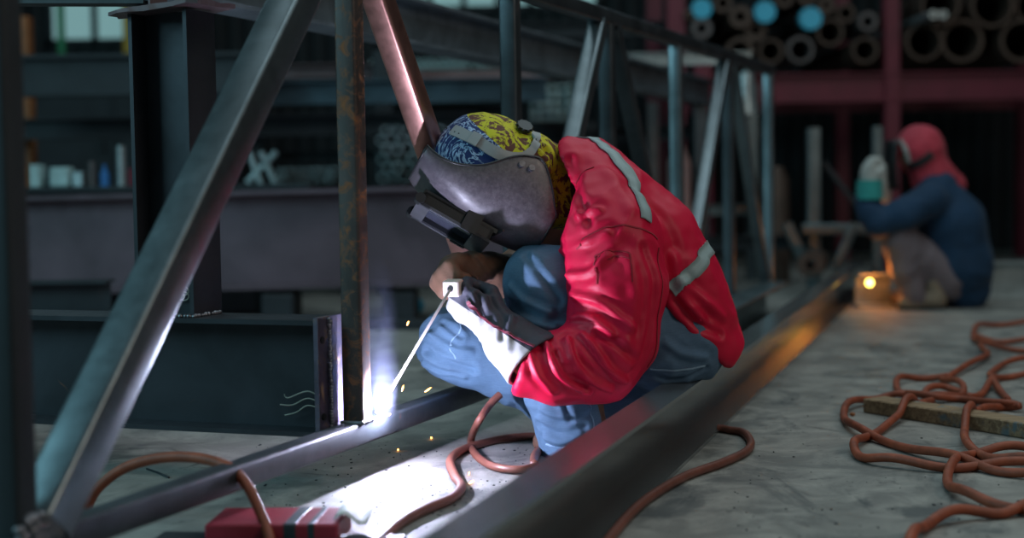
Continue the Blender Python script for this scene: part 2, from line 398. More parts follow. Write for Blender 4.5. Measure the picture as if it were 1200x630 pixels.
# H column on the beam
cpos = b0 + BD * .40; zt = at(258, 14, cpos.y).z
col = thing('steel_column', cpos + Vector((0, 0, ZI1)), 'short dark H-section column standing on the I beam behind the teal diagonal', 'steel column')
MB().prism(isec(.155, .12, .010, .008), cpos + Vector((0, 0, ZI1)), cpos + Vector((0, 0, zt)), up=BD).out('column_section', m_beam, col)
cap = MB(); pts = []
n = 26
for k in range(n):
    a = 2 * math.pi * k / n; sx = .115 * max(-1, min(1, 1.35 * math.cos(a))); sy = .085 * max(-1, min(1, 1.35 * math.sin(a)))
    pts.append((sx + random.uniform(-.008, .008), sy + random.uniform(-.006, .006)))
V = []
for z in (zt, zt + .012):
    for x, y in pts: V.append(cpos + BD * x + TD * y + Vector((0, 0, z + random.uniform(-.003, .003) - x * .08)))
cap.add(V, [(i, (i + 1) % n, (i + 1) % n + n, i + n) for i in range(n)] + [tuple(range(n - 1, -1, -1)), tuple(range(n, 2 * n))])
cap.out('cap_plate', m_rustb, col)
MB().box(cpos + BD * .035 + Vector((0, 0, zt + .04)), (.006, .07, .06), Matrix((BD, TD, Vector((0, 0, 1)))).transposed()).box(cpos + BD * .005 + Vector((0, 0, zt + .016)), (.06, .07, .006), Matrix((BD, TD, Vector((0, 0, 1)))).transposed()).out('angle_bracket', m_rustb, col)
wl = MB()
for k in range(70):
    s_ = random.choice((-1, 1)); wl.ball(cpos + BD * (s_ * .0775 if k % 2 else random.uniform(-.08, .08)) + TD * (random.uniform(-.06, .06) if k % 2 else -.062) + Vector((0, 0, ZI1 + .003)), random.uniform(.004, .007), 8, 6)
wl.out('weld_bead', m_weld, col, True)
wl = MB()
for k in range(4):
    c_ = cpos - TD * .012 + BD * (-.02 + .012 * (k % 3)) + Vector((0, 0, ZI1 + .045 + .012 * (k // 2)))
    wl.tube([c_ + BD * .014 * math.cos(a) + Vector((0, 0, .010 * math.sin(a))) for a in np.linspace(0, 6.3, 14)], .0015, 5)
wl.out('wire_knot', m_wire, col)
# bar resting on the cap, and a bracket
bar = MB(); s2 = isec(.10, .08, .008, .006)
A = cpos + BD * .045 + Vector((0, 0, zt + .070)); B_ = A + BD * 1.6 + Vector((0, 0, .09)); bar.prism(s2, A, B_)
tag(bar.out('top_rail', m_dark), 'black I-section rail resting on the column cap in the upper left corner', 'steel beam')

# ------------------------------------------------------------------ channel the welder sits on
CX0, CY0, CK = .200, 2.906, .309
CDv = Vector((CK, 1, 0)).normalized(); CN = Vector((CDv.y, -CDv.x, 0))
def cp(y, off=0, z=0): return Vector((CX0 + CK * (y - CY0), y, z)) + CN * off
def prism_side(mb, sec, p0, p1):   # section x axis towards CN
    p0 = Vector(p0); p1 = Vector(p1); n = len(sec)
    V = [p0 + CN * a + Vector((0, 0, b)) for a, b in sec] + [p1 + CN * a + Vector((0, 0, b)) for a, b in sec]
    mb.add(V, [(i, (i + 1) % n, (i + 1) % n + n, i + n) for i in range(n)] + [tuple(range(n - 1, -1, -1)), tuple(range(n, 2 * n))]); return mb
ch = prism_side(MB(), csec(.17, .082, .009, .007), cp(1.1, -.082), cp(9.0, -.082)).out('channel_beam', m_chan)
tag(ch, 'long smooth grey steel channel on the floor that the red-jacketed welder sits on', 'steel beam')
ch2 = prism_side(MB(), csec(.165, .11, .009, .007), cp(4.35, -.36), cp(7.35, -.36)).out('channel_beam', m_dark if False else steel('second_channel_steel', (.16, .22, .24), .35, .8, .05))
tag(ch2, 'second channel lying just left of and parallel to the one being sat on, behind the red jacket', 'steel beam')

# ------------------------------------------------------------------ soft surfaces: signed distances -> surface nets
def A3(v): return np.array(v, dtype=np.float64)
def rcap(P, a, b, ra, rb):
    a = A3(a); b = A3(b); ab = b - a; L = ab @ ab
    t = np.clip(((P - a) @ ab) / max(L, 1e-12), 0, 1)
    return np.linalg.norm(P - a - t[..., None] * ab, axis=-1) - (ra + (rb - ra) * t)
def ell(P, c, r, R=None):
    q = P - A3(c)
    if R is not None: q = q @ np.array(R)          # columns = axes
    r = A3(r); k0 = np.linalg.norm(q / r, axis=-1); k1 = np.linalg.norm(q / (r * r), axis=-1)
    return k0 * (k0 - 1) / np.maximum(k1, 1e-9)
def smin(a, b, k):
    h = np.clip(.5 + .5 * (b - a) / k, 0, 1); return b * (1 - h) + a * h - k * h * (1 - h)
def chain(P, pts, k=.03):
    """pts: [(vec, r), ...] consecutive round cones"""
    d = None
    for (a, ra), (b, rb) in zip(pts[:-1], pts[1:]):
        c = rcap(P, a, b, ra, rb); d = c if d is None else smin(d, c, k)
    return d
def half(P, co, no): return (P - A3(co)) @ A3(Vector(no).normalized())   # negative on the kept side

def nets(f, lo, hi, h, relax=2):
    lo = A3(lo); hi = A3(hi); n = np.ceil((hi - lo) / h).astype(int) + 1
    ax = [lo[i] + h * np.arange(n[i]) for i in range(3)]
    D = np.empty(tuple(n))
    for i0 in range(0, n[0], 16):
        G = np.stack(np.meshgrid(ax[0][i0:i0 + 16], ax[1], ax[2], indexing='ij'), -1); D[i0:i0 + 16] = f(G)
    S = D < 0; c = [n[i] - 1 for i in range(3)]
    off = [(i, j, k) for i in (0, 1) for j in (0, 1) for k in (0, 1)]
    sl = lambda A, o: A[o[0]:o[0] + c[0], o[1]:o[1] + c[1], o[2]:o[2] + c[2]]
    cnt = sum(sl(S, o).astype(np.int8) for o in off); mk = (cnt > 0) & (cnt < 8)
    I = np.argwhere(mk); idx = -np.ones(tuple(c), dtype=np.int64); idx[mk] = np.arange(len(I))
    acc = np.zeros((len(I), 3)); num = np.zeros(len(I))
    for a in off:
        for d in range(3):
            if a[d] == 0:
                b = list(a); b[d] = 1
                da = D[I[:, 0] + a[0], I[:, 1] + a[1], I[:, 2] + a[2]]; db = D[I[:, 0] + b[0], I[:, 1] + b[1], I[:, 2] + b[2]]
                m = (da < 0) != (db < 0); t = np.where(m, da / np.where(m, da - db, 1), 0)
                p = np.tile(np.array(a, float), (len(I), 1)); p[:, d] += t
                acc += p * m[:, None]; num += m
    V = lo + h * (I + acc / num[:, None]); Q = []
    for d in range(3):
        e1, e2 = [(1, 2), (2, 0), (0, 1)][d]
        s0 = [slice(None)] * 3; s1 = [slice(None)] * 3; s0[d] = slice(0, -1); s1[d] = slice(1, None)
        X = S[tuple(s0)] != S[tuple(s1)]; E = np.argwhere(X)
        E = E[(E[:, e1] > 0) & (E[:, e2] > 0) & (E[:, e1] < n[e1] - 1) & (E[:, e2] < n[e2] - 1)]
        fl = S[E[:, 0], E[:, 1], E[:, 2]]
        def g(o1, o2):
            K = E.copy(); K[:, e1] -= o1; K[:, e2] -= o2; return idx[K[:, 0], K[:, 1], K[:, 2]]
        q = np.stack([g(1, 1), g(0, 1), g(0, 0), g(1, 0)], 1); q[~fl] = q[~fl][:, ::-1]; Q.append(q)
    Q = np.concatenate(Q); Q = Q[(Q >= 0).all(1)]
    for _ in range(relax):
        s = np.zeros_like(V); w = np.zeros(len(V))
        for k in range(4):
            np.add.at(s, Q[:, k], V[Q[:, (k + 1) % 4]] + V[Q[:, (k + 3) % 4]]); np.add.at(w, Q[:, k], 2)
        V = V * .5 + .5 * s / np.maximum(w, 1)[:, None]
    return V, Q
def vnormals(V, Q):
    n = np.cross(V[Q[:, 2]] - V[Q[:, 0]], V[Q[:, 3]] - V[Q[:, 1]]); N_ = np.zeros_like(V)
    for k in range(4): np.add.at(N_, Q[:, k], n)
    return N_ / np.maximum(np.linalg.norm(N_, axis=1), 1e-12)[:, None]
def polydist(V, pts):
    d = np.full(len(V), 9.9)
    for a, b in zip(pts[:-1], pts[1:]): d = np.minimum(d, rcap(V, a, b, 0, 0))
    return d
def bvh_of(V, Q): return BVHTree.FromPolygons([Vector(v) for v in V], [tuple(int(i) for i in q) for q in Q])
def hit(bvh, px, py):
    v = ray(px, py).normalized(); h = bvh.ray_cast(CAMP, v)
    return h[0] if h[0] is not None else None
def folds(V, Q, creases=(), amp=.003, freq=(9, 9, 9), amp2=.0015, freq2=(30, 30, 30), seed=0, mask=None):
    """cloth folds: ridged noise along the normals plus drawn creases [(pixel polyline, height, width)]"""
    Nn = vnormals(V, Q); bvh = bvh_of(V, Q); d = np.zeros(len(V))
    for i, v in enumerate(V):
        a = noise.noise(Vector((v[0] * freq[0] + seed, v[1] * freq[1], v[2] * freq[2] + noise.noise(Vector(v) * 6) * 1.2)))
        b = noise.noise(Vector((v[0] * freq2[0], v[1] * freq2[1] + seed, v[2] * freq2[2])))
        d[i] = amp * (1 - 2.4 * abs(a)) + amp2 * b
    if mask is not None: d *= mask(V)
    for pl, hgt, wid in creases:
        hgt *= 1.35; wid *= 1.1
        pts = [hit(bvh, *p) for p in pl]; pts = [p for p in pts if p is not None]
        if len(pts) < 2: continue
        pts = spline(pts, 4); q = polydist(V, pts); d += hgt * (np.exp(-(q / wid) ** 2) - .45 * np.exp(-((q - 1.9 * wid) / wid) ** 2))
    return V + Nn * d[:, None]
def soft(name, f, lo, hi, h, m, parent, relax=2, **kw):
    V, Q = nets(f, lo, hi, h, relax)
    if kw: V = folds(V, Q, **kw)
    return link_mesh(name, V, Q, m, parent, True), V, Q
def split_faces(V, Q, co, no):
    """cut a mesh by a plane, give both halves"""
    res = []
    for inner in (True, False):
        bm = bmesh.new(); vs = [bm.verts.new(v) for v in V]
        for q in Q:
            try: bm.faces.new([vs[int(i)] for i in q])
            except ValueError: pass
        bmesh.ops.bisect_plane(bm, geom=bm.verts[:] + bm.edges[:] + bm.faces[:], plane_co=Vector(co), plane_no=Vector(no), clear_inner=inner, clear_outer=not inner)
        bm.verts.index_update(); res.append(([v.co.copy() for v in bm.verts], [[v.index for v in f.verts] for f in bm.faces])); bm.free()
    return res      # [outer half, inner half]
def ribbon(bvh, pts, width, off=.0025, thick=.002, cross=3, side=None):
    """a strip laid on a surface along 3-D points"""
    P = spline(pts, 8); rows = []
    for i, p in enumerate(P):
        t = (P[min(i + 1, len(P) - 1)] - P[max(i - 1, 0)]).normalized(); h = bvh.find_nearest(p); nn = h[1]
        w = width[0] + (width[1] - width[0]) * i / (len(P) - 1) if isinstance(width, tuple) else width
        s_ = t.cross(nn).normalized(); row = []
        for k in range(cross + 1):
            q = p + s_ * w * (k / cross - .5); g = bvh.find_nearest(q); nv = g[1]
            if nv.dot(nn) < 0: nv = nn
            row.append((g[0] + nv * off, g[0] + nv * (off + thick)))
        rows.append(row)
    mb = MB(); R = len(rows); K = cross + 1
    V = [r[k][0] for r in rows for k in range(K)] + [r[k][1] for r in rows for k in range(K)]; o_ = R * K; Fc = []
    for i in range(R - 1):
        for k in range(K - 1):
            a = i * K + k; Fc += [(a, a + 1, a + K + 1, a + K), (a + o_ + K, a + K + 1 + o_, a + 1 + o_, a + o_)]
        for k in (0, K - 1):
            a = i * K + k; Fc.append((a, a + K, a + K + o_, a + o_))
    for i in (0, R - 1):
        for k in range(K - 1):
            a = i * K + k; Fc.append((a, a + 1, a + 1 + o_, a + o_))
    return mb.add(V, Fc)
def px(p, r): return (at(*p), r)

# ------------------------------------------------------------------ the welder in the red jacket
DMAN = .09; _at = at
def at(px, py, d): return _at(px, py, d + DMAN)
man = thing('person', Vector((.40, 3.7 + DMAN, 0)), 'welder in a red jacket, blue jeans and dark welding helmet, crouched on the long channel', 'person')
ARC = tp(-.10, ZB + TW / 2) + TD * .045 + TN * .030 + Vector((0, 0, .016))
# joints
SH, EL, WR = at(712, 248, 3.62), at(705, 418, 3.52), at(575, 375, 3.53)
KN, AN, HP = at(637, 330, 3.62), at(668, 498, 3.62), at(790, 405, 3.72)
KF, AF, HF = at(532, 402, 3.80), at(668, 480, 3.80), at(750, 410, 3.93)
def f_jacket(P):
    near = chain(P, [px((664, 208, 3.72), .092), px((706, 238, 3.72), .112), px((755, 283, 3.71), .118), px((792, 334, 3.71), .103), px((812, 376, 3.71), .088), px((832, 402, 3.71), .078)], .05)
    far = chain(P, [px((672, 214, 3.94), .085), px((705, 245, 3.95), .105), px((745, 288, 3.95), .112), px((785, 338, 3.93), .10), px((806, 380, 3.90), .082), px((828, 405, 3.88), .07)], .05)
    mid = chain(P, [px((690, 218, 3.84), .115), px((752, 285, 3.84), .125), px((806, 365, 3.83), .10), px((828, 402, 3.83), .082)], .05)
    t = smin(smin(near, mid, .06), far, .06)
    t = smin(t, chain(P, [px((640, 184, 3.78), .064), px((672, 205, 3.80), .095)], .03), .04)
    farm = chain(P, [px((660, 240, 3.96), .09), px((622, 295, 3.93), .07), px((588, 318, 3.76), .055)], .03)
    t = smin(t, farm, .03)
    # belly and hem are cut by a plane, and the shell is hollow
    c0 = at(785, 366, 3.60); c1 = at(838, 425, 3.63); c2 = at(864, 388, 3.86)
    no = (c1 - c0).cross(c2 - c0); no = -no if no.dot(at(700, 200, 3.7) - c0) > 0 else no
    t = np.maximum(t, half(P, c0, no))
    t = np.maximum(t, -chain(P, [px((800, 365, 3.78), .055), px((850, 425, 3.78), .085)], .01))
    n0 = at(628, 165, 3.7); n1 = at(644, 262, 3.6); n2 = at(624, 170, 3.95)
    nn_ = (n1 - n0).cross(n2 - n0); nn_ = -nn_ if nn_.dot(at(700, 200, 3.7) - n0) > 0 else nn_
    cut = half(P, n0, nn_)
    cut = np.where(P[..., 2] > at(650, 255, 3.6).z, cut, -1.0)
    t = np.maximum(t, cut - .004)
    t = np.maximum(t, -rcap(P, at(600, 195, 3.74), at(668, 205, 3.80), .068, .050))
    up = chain(P, [px((700, 246, 3.63), .100), px((716, 282, 3.58), .110), px((722, 335, 3.55), .112), (at(717, 392, 3.53), .102), (at(703, 420, 3.51), .096)], .03)
    fo = chain(P, [(at(700, 424, 3.51), .090), (at(655, 430, 3.48), .078), (at(612, 430, 3.47), .066)], .03)
    arm = smin(up, fo, .025)
    arm = np.maximum(arm, half(P, at(612, 428, 3.47), WR - EL))
    return smin(t, arm, .014)
cr_j = [([(655, 268), (680, 252), (702, 246)], .007, .008), ([(660, 296), (690, 282), (712, 272)], .007, .008), ([(668, 322), (692, 318), (712, 300)], .006, .008),
        ([(670, 345), (700, 352), (726, 372), (740, 384)], .007, .008), ([(672, 372), (694, 372), (716, 392)], .006, .007),
        ([(683, 393), (700, 412), (714, 432), (732, 446)], .008, .007), ([(664, 398), (672, 424), (692, 444), (716, 456)], .009, .007),
        ([(640, 402), (650, 428), (664, 446), (690, 458)], .008, .007), ([(622, 415), (632, 440), (650, 458)], .007, .007),
        ([(700, 392), (724, 404), (742, 420)], -.006, .008), ([(650, 412), (662, 438), (684, 452)], -.006, .006),
        ([(752, 290), (765, 340), (757, 400), (738, 440)], -.005, .008), ([(735, 300), (745, 350), (735, 400)], .004, .012),
        ([(655, 210), (664, 240), (668, 262)], .006, .010), ([(668, 188), (680, 230), (690, 262)], -.005, .009), ([(788, 300), (800, 340), (822, 372)], .005, .010),
        ([(792, 352), (815, 378), (845, 392)], -.006, .008), ([(800, 330), (825, 352), (848, 372)], .006, .009), ([(740, 220), (770, 250), (790, 285)], -.004, .012), ([(690, 182), (720, 215), (738, 245)], .003, .014)]
j, jV, jQ = soft('jacket', f_jacket, (-.12, 3.38, .10), (.70, 4.20, .88), .0065, m_red, man, 2, creases=cr_j, amp=.0072, freq=(9, 9, 8), amp2=.0022, freq2=(34, 34, 34), seed=3)
jb = bvh_of(jV, jQ)
def hits(bvh, L): return [p for p in (hit(bvh, *q) for q in L) if p is not None]
ribbon(jb, [jb.find_nearest(at(666, 150, 3.86))[0], jb.find_nearest(at(676, 153, 3.80))[0]] + hits(jb, [(688, 160), (700, 167), (722, 186), (740, 211), (751, 236), (757, 258)]), .036).out('reflective_strip', m_reflect, j, True)
_b = [jb.find_nearest(at(*q))[0] for q in ((800, 268, 4.08), (822, 274, 3.98), (830, 282, 3.88), (829, 288, 3.80))]
ribbon(jb, _b + hits(jb, [(826, 296), (823, 306), (810, 320), (798, 330), (786, 340)]), .036).out('reflective_strip', m_reflect, j, True)
SEAM = ['seam', m_redseam, j]
def seam(bvh, L, w=.0035, off=.0006, t=.0015):
    p = hits(bvh, L)
    if len(p) > 1:
        ribbon(bvh, p, w, off, t, 1).out(*SEAM)
seam(jb, [(676, 292), (698, 272), (726, 264), (752, 268), (770, 280)]); seam(jb, [(783, 368), (808, 396), (834, 420)]); seam(jb, [(660, 232), (675, 215), (696, 196)])
seam(jb, [(697, 300), (722, 294), (738, 297)]); seam(jb, [(697, 300), (698, 316), (700, 333)]); seam(jb, [(738, 297), (740, 313), (741, 330)]); seam(jb, [(697, 306), (722, 300), (738, 303)])
seam(jb, [(772, 290), (776, 330), (770, 380), (758, 430)])
# jeans
def f_jeans(P):
    t = chain(P, [(HP, .108), (at(700, 350, 3.64), .098), (KN, .091)], .03)
    s_ = chain(P, [(KN, .090), (at(642, 385, 3.62), .088), (at(655, 450, 3.62), .080), (at(674, 540, 3.62), .074)], .03)
    n_ = smin(t, s_, .015)
    a_ = chain(P, [(HF, .112), (at(640, 395, 3.87), .098), (KF, .093)], .03)
    b_ = chain(P, [(KF + Vector((0, -.01, -.005)), .088), (at(600, 432, 3.78), .078), (at(660, 474, 3.78), .068), (at(704, 484, 3.79), .062), (at(762, 462, 3.80), .060)], .03)
    f_ = smin(a_, b_, .012)
    g = smin(chain(P, [(at(800, 405, 3.70), .096), (at(798, 405, 3.88), .098)], .03), chain(P, [(at(775, 420, 3.68), .082), (at(775, 420, 3.90), .082)]), .04)
    q = smin(smin(n_, g, .03), smin(f_, g, .03), .012)
    q = np.maximum(q, half(P, at(671, 542, 3.62), (.03, 0, -1)))
    zc_ = cp(3.7, 0, .1715).z
    inb = np.abs((P[..., 0] - (CX0 + CK * (P[..., 1] - CY0)) + .041)) < .06
    q = np.where(inb, np.maximum(q, zc_ - P[..., 2]), q)
    return q
cr_p = [([(600, 335), (618, 352), (645, 366)], .007, .007), ([(602, 360), (622, 376), (650, 384)], .006, .007), ([(618, 300), (640, 330), (655, 352)], -.005, .008), ([(625, 395), (650, 398), (672, 388)], -.005, .007),
        ([(500, 410), (530, 425), (556, 432)], -.007, .007), ([(505, 392), (530, 408), (552, 412)], .006, .007), ([(498, 425), (520, 436), (545, 440)], .005, .006), ([(520, 380), (540, 395)], -.005, .006),
        ([(636, 478), (660, 488), (690, 478)], .006, .007), ([(634, 496), (655, 508), (684, 500)], -.006, .007), ([(640, 512), (662, 518), (680, 508)], .006, .006), ([(660, 470), (668, 490)], -.005, .006),
        ([(770, 440), (795, 443), (828, 430)], -.004, .005), ([(780, 400), (800, 415), (826, 418)], .005, .008)]
jn, nV, nQ = soft('jeans', f_jeans, (-.38, 3.46, -.02), (.64, 4.24, .66), .0065, m_denim, man, 2, creases=cr_p, amp=.0065, freq=(12, 12, 15), amp2=.0016, freq2=(36, 36, 36), seed=9)
nb = bvh_of(nV, nQ); SEAM = ['seam', m_seam, jn]
seam(nb, [(528, 362), (540, 384), (528, 402), (534, 420)], .003); seam(nb, [(762, 432), (790, 434), (826, 428)], .004); seam(nb, [(640, 520), (660, 524), (682, 516)], .004); seam(nb, [(690, 470), (694, 490), (690, 510)], .004)

# boots, resting on the floor
def boot(c, yaw, name='boot', par=None, s=1.0, m=m_boot):
    R = Matrix.Rotation(yaw, 3, 'Z'); L = lambda x, y, z: Vector(c) + R @ Vector((x * s, y * s, z * s))
    def f(P):
        d = chain(P, [(L(.0, 0, .14), .046 * s), (L(.01, 0, .06), .044 * s)], .02)
        d = smin(d, chain(P, [(L(.02, 0, .045), .042 * s), (L(-.09, .004, .042), .040 * s), (L(-.155, .0, .036), .034 * s)], .03), .03)
        return np.maximum(d, .012 * s - (P[..., 2] - c[2]))
    lo = np.array(c) - [.24 * s, .24 * s, .0]; hi = np.array(c) + [.24 * s, .24 * s, .2 * s]
    o, V, Q = soft(name, f, lo, hi, .007 * s, m, par, 1)
    so = MB(); n = 22; pr_ = []
    for k in range(n):
        a = 2 * math.pi * k / n; x = -.06 + .125 * math.cos(a); w = .045 - .008 * math.cos(a) * -1; pr_.append(L(x, w * math.sin(a), 0))
    V = pr_ + [p + Vector((0, 0, .016 * s)) for p in pr_]
    so.add(V, [(i, (i + 1) % n, (i + 1) % n + n, i + n) for i in range(n)] + [tuple(range(n - 1, -1, -1)), tuple(range(n, 2 * n))])
    so.out('sole', m_black, o); return o
boot((.185, 3.76, 0), .3, par=man, s=.78); boot((.265, 3.93, 0), .3, par=man, s=.78)

# head frame: X to his right ear, Y the way he faces, Z to the crown
HY = Vector((-.46, -.35, -.81)).normalized(); HZ = Vector((-.858, -.054, .51)); HZ = (HZ - HY * HZ.dot(HY)).normalized(); HX = HY.cross(HZ)
HR = Matrix((HX, HY, HZ)).transposed(); HC = at(587, 210, 3.70)
def hd(x, y, z): return HC + HR @ Vector((x, y, z))
# body: one continuous skin under the clothes, with a face and two hands
def hand_caps(L, prefix=1.0, g=1.0):
    """L maps hand coordinates (x across, y along fingers, z palm side) to the world; a loosely closed hand"""
    caps = [((L(0, -.05, 0), .026 * g), (L(0, .03, 0), .030 * g)), ((L(-.022, -.03, 0), .020 * g), (L(-.026, .045, 0), .018 * g)), ((L(.022, -.03, 0), .020 * g), (L(.026, .045, 0), .018 * g))]
    out = [[c] for c in caps]
    for x, l in ((-.033, .9), (-.011, 1.0), (.011, .97), (.033, .8)):
        k = (L(x, .045, -.004), .0125 * g); a = (L(x * .95, .045 + .036 * l, .010), .0118 * g); b = (L(x * .85, .045 + .034 * l, .042), .0112 * g); e = (L(x * .8, .045 + .004 * l, .052), .0105 * g)
        out.append([(k, a), (a, b), (b, e)])
    out.append([((L(-.028, -.015, .012), .017 * g), (L(-.044, .016, .036), .014 * g)), ((L(-.044, .016, .036), .014 * g), (L(-.024, .044, .060), .012 * g))])
    return out
def hand_frame(o, ydir, zdir, flip=1):
    y = Vector(ydir).normalized(); z = Vector(zdir); z = (z - y * z.dot(y)).normalized(); x = y.cross(z) * flip
    return lambda a, b, c: Vector(o) + x * a + y * b + z * c
FH = at(543, 317, 3.65)      # far (right) hand round the holder
LF = hand_frame(FH, at(512, 318, 3.60) - at(560, 316, 3.70), at(540, 352, 3.55) - at(533, 315, 3.64), 1)
NH = at(568, 370, 3.53)     # near (left) hand steadying it
LN = hand_frame(NH, at(528, 346, 3.52) - WR, (at(540, 330, 3.60) - at(545, 365, 3.52)), 1)
def f_hand(P, L, g=1.0, k=.006):
    d = None
    for grp in hand_caps(L, 1, g):
        e = None
        for (a, ra), (b, rb) in grp:
            c = rcap(P, a, b, ra, rb); e = c if e is None else smin(e, c, .003)
        d = e if d is None else smin(d, e, k)
    return d
def f_body(P):
    d = ell(P, hd(0, -.025, .035), (.074, .095, .10), HR)
    d = smin(d, ell(P, hd(0, .015, -.055), (.052, .062, .055), HR), .03)          # jaw
    d = smin(d, rcap(P, hd(0, .072, .005), hd(0, .088, -.025), .008, .013), .012)      # nose
    d = smin(d, rcap(P, hd(-.022, .066, -.062), hd(.022, .066, -.062), .006, .006), .006)  # lips
    d = smin(d, rcap(P, hd(-.035, .062, .028), hd(.035, .062, .028), .010, .010), .012)    # brow
    for s_ in (-1, 1):
        d = np.maximum(d, -ell(P, hd(s_ * .030, .082, .010), (.015, .012, .010), HR))
        d = smin(d, ell(P, hd(s_ * .030, .066, .010), (.012, .012, .011), HR), .002)
        d = smin(d, ell(P, hd(s_ * .077, -.015, -.005), (.010, .020, .032), HR), .006)
    d = smin(d, chain(P, [(hd(0, -.04, -.04), .056), (at(655, 200, 3.82), .060), (at(690, 220, 3.83), .09)], .03), .03)
    d = smin(d, chain(P, [(at(690, 225, 3.83), .095), (at(752, 290, 3.83), .10), (at(795, 385, 3.80), .10)], .05), .05)
    for c in ([(at(700, 235, 3.70), .06), (at(718, 300, 3.58), .055), (at(705, 415, 3.52), .045), (at(620, 425, 3.475), .036), (WR, .030), (LN(0, -.05, 0), .026)],
              [(at(690, 232, 3.92), .06), (at(622, 297, 3.93), .045), (at(585, 318, 3.75), .032), (LF(0, -.05, 0), .026)],
              [(HP, .085), (KN, .062), (at(650, 420, 3.62), .056), (at(668, 500, 3.62), .040), (Vector((.182, 3.755, .06)), .028), (Vector((.115, 3.735, .034)), .018)],
              [(HF, .085), (KF, .062), (at(600, 434, 3.78), .055), (at(670, 478, 3.78), .038), (Vector((.26, 3.93, .06)), .028), (Vector((.20, 3.91, .034)), .018)]):
        d = smin(d, chain(P, c, .02), .02)
    d = smin(d, f_hand(P, LN, .82), .01); d = smin(d, f_hand(P, LF, .82), .01)
    return d
soft('body', f_body, (-.35, 3.38, .015), (.62, 4.20, .88), .0075, m_skin, man, 1)
def f_scarf(P):
    d = ell(P, hd(0, -.020, .048), (.106, .122, .134), HR)
    d = smin(d, chain(P, [(hd(-.02, -.075, -.04), .070), (at(650, 205, 3.76), .062), (at(655, 245, 3.74), .050)], .03), .03)
    d = np.maximum(d, -ell(P, hd(0, .09, -.02), (.10, .085, .085), HR))
    return d
sV, sQ = nets(f_scarf, HC - Vector((.2, .2, .2)), HC + Vector((.24, .26, .2)), .005, 2)
sV = folds(sV, sQ, [([(640, 175), (648, 205), (650, 240)], -.005, .006), ([(634, 200), (640, 225), (644, 250)], .005, .006), ([(625, 165), (640, 180)], -.004, .005)], amp=.0022, freq=(22, 22, 14), amp2=.0008, freq2=(50, 50, 50), seed=5)
halves = split_faces(sV, sQ, hd(0, -.076, 0), HR @ Vector((.5, 1, .2)))
scf = link_mesh('head_scarf', halves[1][0], halves[1][1], m_yscarf, man, True); scf['label'] = 'yellow and brown patterned cotton scarf'
_q = split_faces(halves[0][0], halves[0][1], hd(0, 0, -.050), HZ)
link_mesh('neck_drape', _q[1][0], _q[1][1], m_yscarf, scf, True)
fr = link_mesh('front_panel', _q[0][0], _q[0][1], m_bscarf, scf, True); fr['label'] = 'blue and white patterned front of the scarf'
sb = bvh_of(sV, sQ)

# helmet shell
def prof(z):
    zs = [-.155, -.12, -.06, .0, .06, .12, .17, .215]
    yf = [.118, .134, .142, .147, .146, .134, .114, .088]; yr = [.050, .000, -.058, -.028, .042, .070, .070, .050]; w = [.088, .106, .120, .126, .125, .120, .112, .100]
    return np.interp(z, zs, yf), np.interp(z, zs, yr), np.interp(z, zs, w)
NZ, NT = 34, 40; V = []
for a in range(NZ):
    z = -.155 + .352 * a / (NZ - 1)
    zz = [prof(z + dz) for dz in (-.015, 0, .015)]; yf, yr, w = [sum(k[i] for k in zz) / 3 for i in range(3)]
    for b in range(NT):
        s_ = -1 + 2 * b / (NT - 1); th = abs(s_) * math.pi / 2
        x = math.copysign(w * math.sin(th) ** .82, s_); y = yr + (yf - yr) * max(0, math.cos(th)) ** .72
        V.append(hd(x, y, z))
Fc = [(a * NT + b, a * NT + b + 1, (a + 1) * NT + b + 1, (a + 1) * NT + b) for a in range(NZ - 1) for b in range(NT - 1)]
hv = np.array(V); hm = link_mesh('welding_helmet', hv, Fc, m_shell, man, True)
md = hm.modifiers.new('thickness', 'SOLIDIFY'); md.thickness = .0035; md.offset = 0
md = hm.modifiers.new('smooth', 'SUBSURF'); md.levels = 1; md.render_levels = 1
rim = MB()       # rolled rim along the open edge
edge = [(0, b) for b in range(NT)]
L_ = [V[b] for b in range(NT)] + [V[a * NT + NT - 1] for a in range(1, NZ)] + [V[(NZ - 1) * NT + b] for b in range(NT - 2, -1, -1)] + [V[a * NT] for a in range(NZ - 2, 0, -1)]
rim.tube(L_ + L_[:2], .0032, 8, False).out('rim', m_black, hm, True)
# flip-up window box
def hbox(mb, x0, x1, y0, y1, z0, z1, sl=0.0):
    P = [hd(x, y + (sl if z == z1 else 0), z) for z in (z0, z1) for y in (y0, y1) for x in (x0, x1)]
    return mb.add(P, [(0, 2, 3, 1), (4, 5, 7, 6), (0, 1, 5, 4), (2, 6, 7, 3), (0, 4, 6, 2), (1, 3, 7, 5)])
bx = MB()
hbox(bx, -.062, .062, .139, .150, -.050, .150)
hbox(bx, -.062, -.052, .145, .176, -.042, .146); hbox(bx, .052, .062, .145, .176, -.042, .146)
hbox(bx, -.062, .062, .145, .176, .136, .146); hbox(bx, -.062, .062, .145, .176, -.042, -.034)
box_ = bx.out('window_box', m_black, hm)
hbox(MB(), -.052, .052, .160, .164, -.034, .136).out('dark_lens', m_lens, hm)
fb = MB(); hbox(fb, -.066, .066, .173, .180, -.046, .000); hbox(fb, -.066, .066, .173, .180, .118, .152); hbox(fb, -.066, -.056, .173, .180, -.046, .150); hbox(fb, .056, .066, .173, .180, -.046, .150)
fb.out('window_frame', plain('dark_grey_plastic', (.07, .07, .08), .3), hm)
for s_ in (-1, 1):
    MB().tube([hd(s_ * .050, .168, .150), hd(s_ * .072, .168, .150)], .013, 14).out('hinge', m_black, hm)
    hn = MB(); hbox(hn, s_ * .068 - .004, s_ * .068 + .004, .110, .182, -.005, .035); hn.out('clip', m_black, hm)
